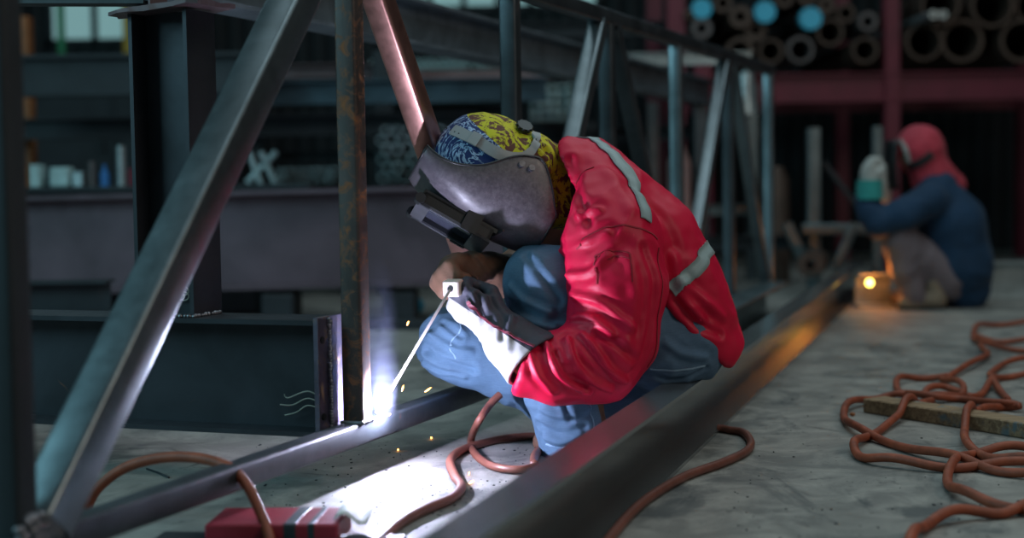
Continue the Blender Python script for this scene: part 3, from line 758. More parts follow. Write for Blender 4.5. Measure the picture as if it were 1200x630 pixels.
MB().tube([hd(-.075, .138, -.060), hd(-.030, .150, -.045)], [.003, .007], 8).out('latch', m_black, hm)
for z, y in ((-.02, -.012), (-.045, -.016)):
    for s_ in (-1, 1): MB().tube([hd(s_ * .118, y, z), hd(s_ * .134, y, z)], .0075, 12).out('bolt', m_weld, hm, 40)
# headgear
def hs(*q): return hit(sb, *q)
S_ = hits(sb, [(514, 150), (520, 151), (532, 154), (548, 161), (562, 168), (578, 178), (592, 184), (606, 186), (618, 184)])
hg = ribbon(sb, S_, .027, .006, .004)
g_ = hg.out('headgear_strap', m_band, hm, 40)
r = ribbon(sb, hits(sb, [(600, 186), (616, 182), (626, 172), (627, 158), (620, 146)]), .020, .006, .004); r.out('rear_band', m_band, g_, 40)
q0 = hits(sb, [(580, 180), (592, 192), (606, 199), (620, 200), (630, 196)]); ribbon(sb, q0, (.012, .030), .006, .004).out('side_band', m_band, g_, 40)
bk = MB(); c_ = hs(556, 165); nn = sb.find_nearest(c_)[1]; tt = (hs(570, 173) - hs(545, 160)).normalized()
Rr = Matrix((tt, nn.cross(tt).normalized(), nn)).transposed(); bk.box(c_ + nn * .012, (.026, .034, .006), Rr); bk.out('buckle', m_band, g_)
for k in range(4):
    q = hs(526 + 4.5 * k, 153 + 2 * k)
    if q is None: continue
    n_ = sb.find_nearest(q)[1]; ho = MB(); ho.tube([q + n_ * .009, q + n_ * .0106], .002, 8); ho.out('strap_hole', m_black, g_)
kb = MB(); c_ = hs(613, 152) or at(616, 150, 3.76); n_ = sb.find_nearest(c_)[1]; a_ = n_.orthogonal().normalized(); b_ = n_.cross(a_)
kb.tube([c_ + n_ * .004, c_ + n_ * .016], .019, 18)
for k in range(10): kb.ball(c_ + n_ * .012 + (a_ * math.cos(k * .628) + b_ * math.sin(k * .628)) * .019, .0045, 8, 6)
kb.out('ratchet_knob', m_black, g_, 40)

# gloves
def f_gl_near(P):
    h_ = f_hand(P, LN, 1.22, .007)
    ax = [(LN(0, -.02, 0), .034), (WR, .040), (at(598, 400, 3.50), .060), (at(640, 436, 3.46), .092)]
    g = chain(P, ax, .02); inn = chain(P, [(at(590, 392, 3.51), .040), (at(645, 440, 3.455), .090)], .01)
    d = smin(h_, g, .012)
    d = np.maximum(d, -inn)
    return np.maximum(d, half(P, at(622, 427, 3.47), at(622, 427, 3.47) - WR))
glo = NH - Vector((.16, .18, .22)); ghi = NH + Vector((.26, .14, .14))
gV, gQ = nets(f_gl_near, glo, ghi, .0038, 2)
gV = folds(gV, gQ, [([(560, 345), (566, 372), (560, 392)], -.005, .006), ([(548, 350), (556, 368), (553, 384)], .003, .004), ([(575, 352), (590, 372), (588, 395)], -.004, .007), ([(600, 372), (596, 410)], .003, .008)], amp=.002, freq=(16, 16, 16), amp2=.001, freq2=(60, 60, 60), seed=2)
pc = at(575, 379, 3.53); pd = at(628, 407, 3.47) - at(552, 358, 3.53); pn = pd.cross(FWD).normalized(); pn = pn if pn.z > 0 else -pn
hv2 = split_faces(gV, gQ, pc, pn)
gl = link_mesh('glove', hv2[1][0], hv2[1][1], m_gloveg, man, True); gl['label'] = 'pale leather palm side of the nearer gauntlet'
link_mesh('glove_back', hv2[0][0], hv2[0][1], m_gloven, gl, True)
gb = bvh_of(gV, gQ); SEAM = ['glove_seam', m_redp, gl]
seam(gb, [(548, 353), (560, 366), (576, 380), (600, 393), (626, 406)], .005, .001, .003)
def f_gl_far(P):
    h_ = f_hand(P, LF, 1.34, .009)
    g = chain(P, [(LF(0, -.02, 0), .042), (at(575, 318, 3.72), .044), (at(600, 325, 3.78), .062)], .02)
    inn = rcap(P, at(585, 320, 3.74), at(606, 327, 3.80), .035, .058)
    d = np.maximum(smin(h_, g, .015), -inn)
    return np.maximum(d, half(P, at(594, 323, 3.765), at(594, 323, 3.765) - FH))
gV2, gQ2 = nets(f_gl_far, FH - Vector((.15, .17, .14)), FH + Vector((.18, .20, .14)), .0042, 2)
gV2 = folds(gV2, gQ2, [([(540, 296), (560, 318), (566, 340)], -.005, .006), ([(556, 300), (575, 325)], .004, .006), ([(520, 300), (530, 318)], -.003, .004)], amp=.003, freq=(15, 15, 15), amp2=.001, freq2=(50, 50, 50), seed=12)
link_mesh('glove', gV2, gQ2, m_gloveb, man, True)['label'] = 'brown leather glove gripping the electrode holder'

# electrode holder and rod
JAW = at(529, 338, 3.50)
hol = thing('electrode_holder', JAW, 'welding electrode holder gripped in the gloved hands, rod pointing to the arc', 'welding tool')
hb = at(556, 326, 3.66)
ax = (hb - JAW).normalized()
MB().tube([JAW + ax * .018, JAW + ax * .05, hb, hb + ax * .05], [.014, .017, .016, .013], 14).out('handle', m_black, hol, 40)
Rj = ax.to_track_quat('Y', 'Z').to_matrix()
MB().box(JAW + ax * .012, (.040, .038, .038), Rj).out('jaw', m_ceram, hol)
MB().tube([JAW - ax * .002, JAW - ax * .009], .007, 12).out('clamp_slot', m_black, hol)
rd = (ARC - JAW).normalized()
MB().tube([JAW - ax * .006 - rd * .008, JAW - ax * .006 + rd * .02, ARC - rd * .010], [.0022, .0034, .0034], 10).out('rod', m_rod, hol, True)

at = _at
# the arc: white-hot glow, its light, smoke lit by it, and sparks
arc = MB().ball(ARC, .0048, 12, 8, (1, 1, 1.5)).out('welding_arc', glow('arc_light', (.75, .85, 1.0), 130), None, True)
tag(arc, 'dazzling blue-white welding arc at the foot of the rusty post', 'welding arc')
point('arc_lamp', ARC + TN * .010 + TD * .008 + Vector((0, 0, .016)), 28, (.70, .72, 1.0), .012)
bead = MB()
for k in range(26): bead.ball(tp(-.10, ZB + TW / 2) + TD * (TW / 2 + .002 + .0035 * k) + TN * (TW / 2 - .004 * abs(math.sin(k))), random.uniform(.003, .0045), 8, 6)
tag(bead.out('hot_weld_seam', glow('hot_metal', (.9, .75, 1.0), 5), None, True), 'white-hot fresh weld seam along the chord just right of the arc', 'weld seam')
sv = MT('arc_smoke'); sv.n.remove(sv.b); pv = sv.n.new('ShaderNodeVolumePrincipled')
tcv = sv.tc; gnode = sv.noise(14, 4, .6, .8, sv.mapp((1, 1, .35)))
grad = sv.n.new('ShaderNodeTexGradient'); grad.gradient_type = 'SPHERICAL'
mp = sv.n.new('ShaderNodeMapping'); mp.inputs['Location'].default_value = (0, 0, 0); mp.inputs['Scale'].default_value = (1 / .045, 1 / .045, 1 / .21)
sv.l.new(tcv.outputs['Object'], mp.inputs[0]); sv.l.new(mp.outputs[0], grad.inputs[0])
dn = sv.math('MULTIPLY', sv.math('MULTIPLY', grad.outputs['Fac'], sv.ramp(gnode, [(.35, .1), (.7, 1.0)])), 2.6)
pv.inputs['Color'].default_value = (.62, .68, 1, 1); sv.l.new(dn, pv.inputs['Density']); pv.inputs['Anisotropy'].default_value = .2
sv.l.new(pv.outputs[0], sv.n['Material Output'].inputs['Volume'])
sc_ = ARC + Vector((.010, .0, .15)); sb_ = MB().ball(sc_, 1, 20, 14, (.045, .045, .21))
so = link_mesh('welding_smoke', sb_.v, sb_.f, sv.m, None, True, loc=tuple(sc_)); tag(so, 'thin violet-lit smoke rising from the welding arc beside the rusty post', 'smoke', kind='stuff')
m_spark = glow('hot_spark', (1.0, .42, .10), 14)
SPK = ['orange spark just right of the arc above the chord', 'streaking pinkish spark over the chord below the knee', 'highest tiny orange spark beside the electrode rod', 'upper of two sparks on the floor inside the brown cable loop', 'lower of two sparks on the floor by the brown cable loop', 'spark on the lit floor directly below the arc', 'spark on the floor between the arc and the brown cable']
for n_s, (x, y, d, dx, dy) in enumerate(((471, 458, 3.4, 2, -7), (498, 459, 3.38, 7, -5), (477, 381, 3.4, 2, -5), (549, 556, 3.2, 1, -3), (550, 566, 3.18, 5, -3), (466, 527, 3.3, 1, -1), (505, 512, 3.3, 1, 1))):
    a = at(x, y, d); b = at(x + dx, y + dy, d)
    if y > 500: a = gr(x, y, .004); b = gr(x + dx, y + dy, .004)
    tag(MB().tube([a, (a + b) / 2, b], [.0008, .0018, .0007], 6).out('spark', m_spark, None, True), SPK[n_s], 'spark', 'sparks around the welding arc')

# ------------------------------------------------------------------ hoses, wood, litter on the floor near the camera
def hose(name, paths, r, m, label, cat='hose', per=8):
    t = MB()
    for P in paths: t.tube(spline(P, per), r, 10)
    return tag(t.out(name, m, None, True), label, cat)
def z8(L, z=.011, sx=860, sy=350, k=2.25): return [gr(sx + x / k, sy + y / k, z if not isinstance(z, list) else z[i]) for i, (x, y) in enumerate(L)]
wA, wB = gr(1011, 483), gr(1200, 514); wd = (wB - wA).normalized(); wn = Vector((-wd.y, wd.x, 0)); WH, WWd = .040, .085
if wn.y < 0: wn = -wn
cw = (wA + wd * .42 + wn * WWd / 2)
wb_ = MB().box(cw + Vector((0, 0, WH / 2)), (.84, WWd, WH), Matrix((wd, wn, Vector((0, 0, 1)))).transposed())
tag(wb_.out('wood_block', m_wood), 'worn timber batten with blue-grey paint marks lying under the coiled red hose', 'timber')
def over(P, r):      # lift hose points that cross the timber
    out = []
    for p in P:
        q = p - wA; a = q.dot(wd); b = q.dot(wn); p = p.copy()
        if -.05 < a < .9 and -.06 < b < WWd + .06:
            e = max(0, min(1, (min(b + .06, WWd + .06 - b)) / .06)) * max(0, min(1, (a + .05) / .05))
            p.z = max(p.z, r + e * (WH + .001))
        out.append(p)
    return out
HR_ = .0105
Ls = [[(830, 62), (765, 66), (700, 69), (646, 75), (632, 92), (638, 112), (680, 128), (765, 137), (830, 142)],
      [(640, 106), (690, 113), (765, 113), (830, 118)], [(650, 125), (668, 150), (612, 184), (562, 206)],
      [(830, 160), (765, 165), (702, 178), (675, 204), (690, 232), (714, 256), (722, 276)],
      [(830, 205), (765, 204), (702, 209), (680, 222), (654, 250), (620, 264)],
      [(562, 212), (500, 209), (442, 214), (428, 232), (450, 252), (520, 266), (600, 264), (700, 284), (755, 288)],
      [(602, 246), (560, 239), (512, 244), (505, 255), (540, 263), (592, 258), (606, 240), (582, 222), (548, 212)],
      [(522, 270), (452, 305), (380, 350), (326, 380), (318, 402), (350, 422), (430, 435), (560, 446), (700, 441), (830, 446)],
      [(450, 262), (400, 260), (348, 270), (300, 285), (290, 310), (310, 340), (370, 366), (480, 402), (600, 430), (700, 455), (830, 468)],
      [(755, 290), (702, 286), (650, 302), (614, 332), (608, 370), (622, 397), (680, 420), (765, 430), (830, 434)],
      [(830, 400), (765, 400), (680, 402), (610, 416), (576, 446), (563, 480), (585, 511), (650, 534), (765, 558), (830, 570)],
      [(830, 545), (765, 556), (700, 566), (600, 571), (530, 586), (490, 611), (468, 640), (450, 680)]]
paths = []
for i, L in enumerate(Ls):
    P = spline([gr(860 + x / 2.25, 350 + y / 2.25, HR_) for x, y in L], 5)
    P = [p + Vector((0, 0, (.5 + .5 * math.sin(.5 * k + i * 1.7)) * .013)) for k, p in enumerate(P)]
    paths.append(over(P, HR_))
# join the ends so that it reads as one hose
cable = MB()
for P in paths: cable.tube(spline(P, 3), HR_, 10)
tag(cable.out('coiled_hose', m_hose, None, True), 'long tangled orange-red hose heaped over the timber at right', 'hose')
def zc_(L, k=2.5, ox=420, oy=430): return [(ox + x / k, oy + y / k) for x, y in L]
def gpts(L, z=.010): return [gr(x, y, z) for x, y in L]
P = [at(586, 462, 3.74), at(574, 474, 3.72), at(560, 495, 3.68)] + gpts(zc_([(330, 215), (345, 258), (395, 290), (470, 300), (520, 290)]), .012)
hose('welding_cable', [P], .0095, m_cable, 'brown welding cable dropping from behind the blue jeans in a curve to the floor', 'cable')
P = gpts(zc_([(515, 285), (518, 258), (545, 222), (560, 206), (520, 203), (480, 204), (400, 214), (310, 240), (270, 272), (282, 318), (302, 350), (272, 385), (200, 414), (130, 450), (80, 490), (40, 530)]), .0105)
hose('ground_cable', [P], .0105, m_cable, 'reddish brown cable looping on the floor between the truss and the channel', 'cable')
P = gpts(zc_([(705, 545), (740, 495), (800, 425), (865, 372), (960, 318), (1060, 282), (1130, 250), (1150, 222), (1130, 192), (1090, 184), (1070, 180), (1052, 179)]), .0105)
hose('loop_cable', [P], .010, m_cable, 'brown cable looping out onto the floor from beneath the near side of the channel', 'cable')
P = [at(92, 612, 3.06), at(99, 598, 3.06), at(114, 573, 3.05), at(139, 552, 3.04), at(169, 540, 3.02), at(205, 535, 2.99), at(242, 538, 2.95), at(271, 549, 2.90), at(290, 569, 2.86), at(304, 597, 2.83), at(312, 617, 2.80), at(317, 640, 2.77)]
P = [Vector((p.x, p.y, max(p.z, .012))) for p in P]
hose('arched_hose', [P], .0105, m_hose, 'red hose arching over the lower chord of the truss in the bottom left corner', 'hose')

# crushed red carton with a torn flap, cut by the bottom edge of the frame
A = gr(240, 640, .0); B_ = gr(396, 640, .0); bd = (B_ - A).normalized(); bn = Vector((-bd.y, bd.x, 0)); Lb = (B_ - A).length
bz = at(300, 602, B_.y + .10).z
carton = thing('carton', (A + B_) / 2, 'crushed red carton with a torn flap on the floor at the bottom edge', 'box')
Rb2 = Matrix((bd, bn, Vector((0, 0, 1)))).transposed()
MB().box((A + B_) / 2 + bn * .075 + Vector((0, 0, bz / 2)), (Lb, .15, bz), Rb2).out('body', m_card, carton)
MB().box((A + B_) / 2 + bn * .075 + bd * (Lb * .14) + Vector((0, 0, bz / 2)), (Lb * .10, .1515, bz + .002), Rb2).out('printed_band', m_ink, carton)
MB().box((A + B_) / 2 + bn * .075 + bd * (Lb * .30) + Vector((0, 0, bz / 2)), (Lb * .05, .1515, bz + .002), Rb2).out('printed_band', m_ink, carton)
fl_ = MB(); V = []
for i in range(7):
    for k in range(4): V.append(B_ + bn * (.02 + .04 * k) + bd * (-.01 + .010 * i) + Vector((0, 0, bz + .004 + .010 * math.sin(i * .9 + k * .5) + random.uniform(-.001, .001))))
fl_.add(V, [(i * 4 + k, i * 4 + k + 1, i * 4 + k + 5, i * 4 + k + 4) for i in range(6) for k in range(3)])
fo_ = fl_.out('torn_flap', m_paper, carton, True); md = fo_.modifiers.new('t', 'SOLIDIFY'); md.thickness = .0015
pl = MB(); A2 = gr(190, 632, 0); B2 = gr(470, 640, 0)
pl.box((A2 + B2) / 2 + Vector((0, -.03, .008)), ((B2 - A2).length, .10, .014), Matrix.Rotation(-.12, 3, 'Z'))
tag(pl.out('steel_offcut', m_dark), 'flat dark strip of scrap steel in front of the red carton', 'scrap')
rag = MB(); c_ = gr(270, 495); V = []
for k in range(9): V.append(c_ + Vector((.028 * math.cos(k * .7) * random.uniform(.6, 1.2), .02 * math.sin(k * .7) * random.uniform(.6, 1.2), random.uniform(.001, .008))))
V.append(c_ + Vector((0, 0, .012))); rag.add(V, [(k, (k + 1) % 9, 9) for k in range(9)])
ro = rag.out('paper_scrap', m_paper); ro.modifiers.new('t', 'SOLIDIFY').thickness = .001; tag(ro, 'small crumpled white paper scrap on the floor under the I beam', 'scrap')
for (x0, y0, x1, y1) in ((172, 549, 198, 559), (262, 505, 266, 511), (352, 610, 362, 622)):
    a = gr(x0, y0, .003); b = gr(x1, y1, .003)
    if x0 == 172: tag(MB().tube([a, (a + b) / 2 + Vector((0, .004, 0)), b], .0025, 8).out('nail', m_dark, None, True), 'thin dark nail lying on the floor below the arched red hose', 'nail')
grit = MB()
for k in range(420):
    if k < 260: x = random.uniform(300, 640); y = random.uniform(520, 640)
    else: x = random.uniform(860, 1200); y = random.uniform(370, 640)
    p = gr(x, y, 0)
    if -.14 < (p.x - (CX0 + CK * (p.y - CY0))) < .03: continue
    r_ = random.uniform(.0008, .0028)
    grit.ball(p + Vector((0, 0, r_ * .5)), r_, 6, 4, (random.uniform(.7, 1.8), 1, .6))
tag(grit.out('floor_grit', m_dark), 'dark grit and slag crumbs scattered over the concrete', 'grit', kind='stuff')
tag(MB().ball(gr(999, 485, .006), .007, 8, 6, (1.2, 1, .8)).out('pebble', m_orange, None, True), 'small brown pebble beside the left end of the timber', 'pebble')

# ------------------------------------------------------------------ second worker, far right
D2 = 7.75
man2 = thing('person', at(1090, 358, D2), 'worker in a dark blue jacket and red hood squatting at the back right', 'person')
man2.location.z = 0
S2 = lambda x, y, d, r: (at(x, y, D2 + d), r)
def f_j2(P):
    t = chain(P, [S2(1098, 222, -.05, .10), S2(1115, 262, -.04, .155), S2(1122, 310, -.02, .165), S2(1130, 338, 0, .125)], .05)
    t2 = chain(P, [S2(1098, 226, .15, .10), S2(1112, 266, .16, .145), S2(1120, 312, .16, .15), S2(1126, 336, .15, .12)], .05)
    a = chain(P, [S2(1090, 234, -.16, .085), S2(1058, 252, -.20, .075), S2(1030, 262, -.18, .066), S2(1020, 250, -.16, .060), S2(1016, 232, -.14, .056)], .03)
    b = chain(P, [S2(1088, 236, .25, .08), S2(1050, 262, .24, .06), S2(1030, 246, .14, .052)], .03)
    return smin(smin(smin(t, t2, .06), a, .02), b, .03)
lo2 = at(1000, 372, D2) - Vector((.05, .45, .02)); hi2 = at(1185, 190, D2) + Vector((.08, .5, .06))
m_navy = cloth('navy_work_jacket', (.006, .034, .080), .8, .25, 400, .2, .2, 7)
m_greyt = cloth('grey_brown_trousers', (.155, .125, .14), .85, .2, 400, .2, .2, 7)
m_hood = cloth('faded_red_hood', (.42, .035, .06), .75, .25, 300, .3, .3, 12)
m_gl2 = cloth('pale_knit_glove', (.42, .44, .42), .85, .15)
m_gl3 = cloth('teal_glove_cuff', (.03, .30, .28), .8, .15)
soft('jacket', f_j2, lo2, hi2, .013, m_navy, man2, 2, amp=.007, freq=(7, 7, 9), amp2=.001, freq2=(20, 20, 20), seed=1)
def f_t2(P):
    a = chain(P, [S2(1108, 325, -.06, .12), S2(1055, 284, -.14, .085), S2(1060, 315, -.14, .070), S2(1072, 348, -.13, .055)], .02)
    b = chain(P, [S2(1108, 325, .16, .12), S2(1062, 278, .20, .085), S2(1072, 312, .18, .068), S2(1080, 346, .16, .055)], .02)
    return smin(a, b, .02)
soft('trousers', f_t2, lo2, hi2, .012, m_greyt, man2, 2, amp=.006, freq=(9, 9, 9), amp2=.001, freq2=(20, 20, 20), seed=4)
H2 = at(1078, 180, D2)
def f_b2(P):
    d = ell(P, H2, (.085, .08, .11)); d = smin(d, ell(P, H2 + Vector((-.06, -.01, -.03)), (.03, .035, .05)), .02)
    d = smin(d, chain(P, [S2(1080, 195, 0, .06), S2(1096, 225, .05, .09), S2(1115, 300, .05, .12)], .03), .03)
    for c in ([S2(1090, 234, -.12, .06), S2(1030, 260, -.18, .04), S2(1017, 222, -.14, .028)], [S2(1088, 236, .24, .06), S2(1050, 262, .24, .04), S2(1030, 240, .14, .028)],
              [S2(1108, 325, -.04, .08), S2(1055, 284, -.14, .06), S2(1076, 350, -.13, .035)], [S2(1108, 325, .16, .08), S2(1062, 278, .20, .06), S2(1082, 348, .16, .035)]):
        d = smin(d, chain(P, c, .02), .02)
    return d
soft('body', f_b2, lo2, hi2, .014, m_skin, man2, 1)
def f_h2(P):
    d = ell(P, H2 + Vector((.0, 0, .02)), (.125, .12, .125)); d = smin(d, chain(P, [S2(1082, 186, 0, .085), S2(1092, 205, .0, .105), S2(1118, 216, .0, .06)], .03), .03)
    d = smin(d, chain(P, [S2(1090, 208, .14, .09), S2(1112, 216, .12, .05)], .03), .03)
    return np.maximum(d, -ell(P, H2 + Vector((-.13, -.02, -.03)), (.07, .07, .10)))
hh, hV2, hQ2 = soft('hood', f_h2, H2 - Vector((.2, .25, .3)), H2 + Vector((.32, .35, .2)), .009, m_hood, man2, 2, amp=.004, freq=(14, 14, 14), amp2=.002, freq2=(30, 30, 30), seed=8)
hb2 = bvh_of(hV2, hQ2)
gg = hits(hb2, [(1056, 182), (1064, 190), (1078, 190), (1092, 180)])
if len(gg) > 1: ribbon(hb2, gg, .038, .004, .006).out('goggle_strap', m_black, hh, True)
gg = hits(hb2, [(1056, 165), (1062, 175), (1066, 190)])
if len(gg) > 1: ribbon(hb2, gg, .022, .003, .004).out('pale_trim', m_gl2, hh, True)
vis = MB(); V = []
for i in range(9):
    for k in range(7):
        a = -1.1 + 2.2 * k / 6; V.append(H2 + Vector((-.10 - .07 * math.cos(a) - .01 * math.sin(i / 8 * 3.1), .105 * math.sin(a), .07 - .25 * i / 8)))
vis.add(V, [(i * 7 + k, i * 7 + k + 1, i * 7 + k + 8, i * 7 + k + 7) for i in range(8) for k in range(6)])
vo = vis.out('face_shield', m_black, man2, True); vo.modifiers.new('t', 'SOLIDIFY').thickness = .004
GF = hand_frame(at(1019, 206, D2 - .15), (0, 0, 1), (1, .1, 0), 1)
soft('glove', lambda P: smin(f_hand(P, GF, 1.35, .012), rcap(P, GF(0, -.07, 0), GF(0, 0, 0), .05, .045), .02), at(990, 245, D2 - .15) - Vector((.05, .15, .05)), at(1050, 180, D2 - .15) + Vector((.05, .15, .08)), .007, m_gl2, man2, 2)
cu = MB(); cu.tube([GF(0, -.115, 0), GF(0, -.02, 0)], [.068, .062], 18); cu.out('glove_cuff', m_gl3, man2, 40)
GF2 = hand_frame(at(1034, 214, D2 + .02), (0, 0, 1), (-1, -.1, 0), 1)
soft('glove', lambda P: smin(f_hand(P, GF2, 1.3, .012), rcap(P, GF2(0, -.07, 0), GF2(0, 0, 0), .045, .045), .02), at(1010, 250, D2) - Vector((.05, .15, .05)), at(1060, 185, D2) + Vector((.05, .18, .08)), .008, m_gl2, man2, 2)
for (x, d_) in ((1086, -.13), (1092, .16)):
    boot(Vector((at(x, 350, D2).x, D2 + d_, 0)), .05, par=man2, m=plain('tan_boot', (.22, .17, .12), .7))

# his work: arc, lit steel stub, held tube, smoke
A2_ = at(1019, 331, D2 - .25)
tag(MB().ball(A2_, .016, 12, 8).out('welding_arc', glow('yellow_arc', (1.0, .72, .12), 14), None, True), 'small yellow-orange arc at the feet of the far worker', 'welding arc')
point('far_arc_lamp', A2_ + Vector((.10, .16, .05)), 1.5, (1.0, .28, .04), .02)
b_ = MB(); pa = at(1002, 316, D2 + .12); pb = at(1043, 316, D2 + .12)
b_.prism(csec(.17, .09, .012, .010), Vector((pa.x, pa.y, 0)), Vector((pb.x, pb.y, 0)))
tag(b_.out('short_channel', m_galv), 'short steel channel glowing orange behind the small far arc', 'steel beam')
pa = at(1160, 335, D2 + .5); pb = at(1240, 335, D2 + .5)
tag(MB().prism(isec(.20, .14, .014, .01), Vector((pa.x - .3, pa.y, .10)), Vector((pb.x, pb.y, .10))).out('ground_beam', m_galv), 'pale steel beam lying behind the far worker at the right edge', 'steel beam')
m_tubeg = plain('grey_tube', (.15, .19, .20), .4, .7, .2, 8)
def post(name, x, y0, y1, d, w, m, label, cat='steel post', group=None, zmin=True):
    p = at(x, y1, d); q = at(x, y0, d); z0 = 0 if zmin is True else zmin if zmin is not None else p.z
    return tag(MB().prism(rsq(w, w, w * .12), Vector((q.x, d, z0)), Vector((q.x, d, q.z)), up=(0, 1, 0), hole=rsq(w * .86, w * .86, w * .1)).out(name, m, None, 40), label, cat, group)
fr_ = thing('work_trestle', Vector((at(990, 300, 8.9).x, 8.9, 0)), 'grey tubular trestle standing empty between the truss end and the far worker', 'trestle')
def fpost(x, ytop, d, w=.075):
    q = at(x, ytop, d); return MB().prism(rsq(w, w, .009), Vector((q.x, d, 0)), Vector((q.x, d, q.z)), up=(0, 1, 0), hole=rsq(w * .86, w * .86, .007))
fpost(953, 150, 8.9).out('upright', m_tubeg, fr_, 40); fpost(1028, 148, 8.9, .06).out('upright', m_tubeg, fr_, 40)
def bar_(pts, w, m, name, par, d): return MB().prism(rsq(w, w, w * .12), at(*pts[0], d), at(*pts[1], d), hole=rsq(w * .86, w * .86, w * .1)).out(name, m, par, 40)
bar_(((940, 268), (1055, 268)), .06, m_tubeg, 'rail', fr_, 8.85); bar_(((978, 316), (1002, 262)), .05, m_tubeg, 'brace', fr_, 8.8); bar_(((965, 190), (1015, 255)), .03, m_dark, 'brace', fr_, 8.95)
bar_(((922, 262), (948, 318)), .06, m_tubeg, 'brace', fr_, 8.75)
cc = at(950, 310, 8.3); cc.z = max(cc.z, .075)
fl3 = MB().ringpipe(cc, cc + Vector((.1, .35, 0)), .072, .025, 24); tag(fl3.out('pipe_flange', m_brownp, None, 40), 'thick-walled grey ring of pipe lying in front of the trestle', 'pipe')

# ------------------------------------------------------------------ red rack with stacked pipes
DR = 10.8
def rx(x, y=60): return at(x, y, DR).x
rack = thing('pipe_rack', Vector((rx(1046), DR, 0)), 'dark red steel rack carrying round pipes across the upper right', 'rack')
zb = at(1046, 102, DR).z
for x, w in ((1044, .10), (792, .12), (1290, .12)):
    for dy in (0, 1.6):
        MB().prism(isec(w, w, .012, .010), Vector((rx(x), DR + dy, 0)), Vector((rx(x), DR + dy, zb + 1.6)), up=(0, 1, 0)).out('column', m_redp, rack)
for dy in (0, 1.6):
    MB().prism(isec(.20, .12, .014, .01), Vector((rx(785), DR + dy, zb)), Vector((rx(1298), DR + dy, zb))).out('shelf_beam', m_redp, rack)
base = zb + .10
def pipe_at(x, y, ro, ri, m, label, group, capm=None, L=1.9, dz=0):
    c = at(x, y, DR - .10); a = Vector((c.x, c.y + random.uniform(-.05, .03), c.z)); b = a + Vector((0, L, 0))
    if capm is None:
        o = MB().ringpipe(a, b, ro, ri, 22).out('steel_pipe', m, None, 40); tag(o, label, 'pipe', group)
    else:
        t = thing('capped_pipe', a, label, 'pipe', group)
        MB().ringpipe(a, b, ro, ri, 22).out('tube', m, t, 40); MB().tube([a + Vector((0, -.025, 0)), a + Vector((0, .02, 0))], [ro * 1.02, ro * 1.08], 22).out('end_cap', capm, t, 40)
K = DR / 1800
G1 = 'round pipes stacked on the rack left of the red column'
small = [(68, 98, 44, 20), (140, 12, 38, 20), (200, 60, 46, 20), (258, 105, 46, 18), (200, 178, 56, 36), (312, 178, 52, 38), (415, 174, 56, 40), (520, 112, 56, 42), (576, 45, 38, 24), (505, 18, 36, 14), (650, 76, 40, 22), (636, 178, 54, 40), (358, -6, 36, 18), (435, -10, 34, 16), (20, 50, 20, 9)]
desc = ['thin grey pipe below the leftmost blue cap', 'brown pipe right of the leftmost blue cap, at the top of the frame', 'brown-rimmed pipe between the left two blue caps', 'narrow-bore orange-brown pipe under the middle blue cap',
        'brown pipe lowest at the left of the rack', 'brown pipe in the bottom row, second from the left', 'pale-rimmed pipe in the bottom row, third from the left', 'wide pipe just right of the rightmost blue cap', 'medium dark pipe above the gap beside the red column', 'small pipe touching the top right of the rightmost blue cap',
        'grey pipe nearest the red column in the upper row', 'yellowish-bored pipe at the bottom row beside the red column', 'pipe at the top edge between the middle and right blue caps', 'pipe at the top edge above the rightmost blue cap', 'very thin pipe at the far left end of the rack']
for (x, y, ro, ri), ds in zip(small, desc):
    pipe_at(800 + x / 3, y / 3, ro / 3 * K * .84, ri / 3 * K * .90, m_galvd if 'grey' in ds or 'pale' in ds else m_brownp, ds, G1)
for (x, y, r), ds in zip(((68, 30, 38), (285, 45, 40), (450, 65, 42)), ('pipe with a bright blue end cap, leftmost of the three', 'pipe with a bright blue end cap, middle of the three', 'pipe with a bright blue end cap, rightmost and lowest of the three')):
    pipe_at(800 + x / 3, y / 3, r / 3 * K * .9, r / 3 * K * .7, m_galvd, ds, 'pipes with blue end caps', m_cyan)
big = [(900, 22, 72, 60), (850, 146, 70, 57), (985, 142, 80, 64), (1085, 22, 80, 66), (1192, 142, 82, 66), (1245, 20, 76, 62)]
desc = ['large pipe in the top row right of the red column', 'large pipe in the bottom row touching the red column', 'large pipe in the bottom row, second from the red column', 'large pipe in the top row, second from the red column', 'large pipe in the bottom row cut by the right edge', 'large pipe in the top row cut by the right edge']
for (x, y, ro, ri), ds in zip(big, desc): pipe_at(800 + x / 3, y / 3, ro / 3 * K * .93, ri / 3 * K * .96, m_brownp, ds, 'large pipes on the rack right of the red column')
for (x, y), ds in zip(((882, 50), (916, 51)), ('left of two thin shiny tubes in front of the large pipes', 'right of two thin shiny tubes in front of the large pipes')):
    c = at(800 + x / 3, y / 3, DR - .45); tag(MB().ringpipe(c, c + Vector((0, 2.0, 0)), .029, .012, 16).out('thin_tube', m_galv, None, 40), ds, 'pipe', 'thin shiny tubes')

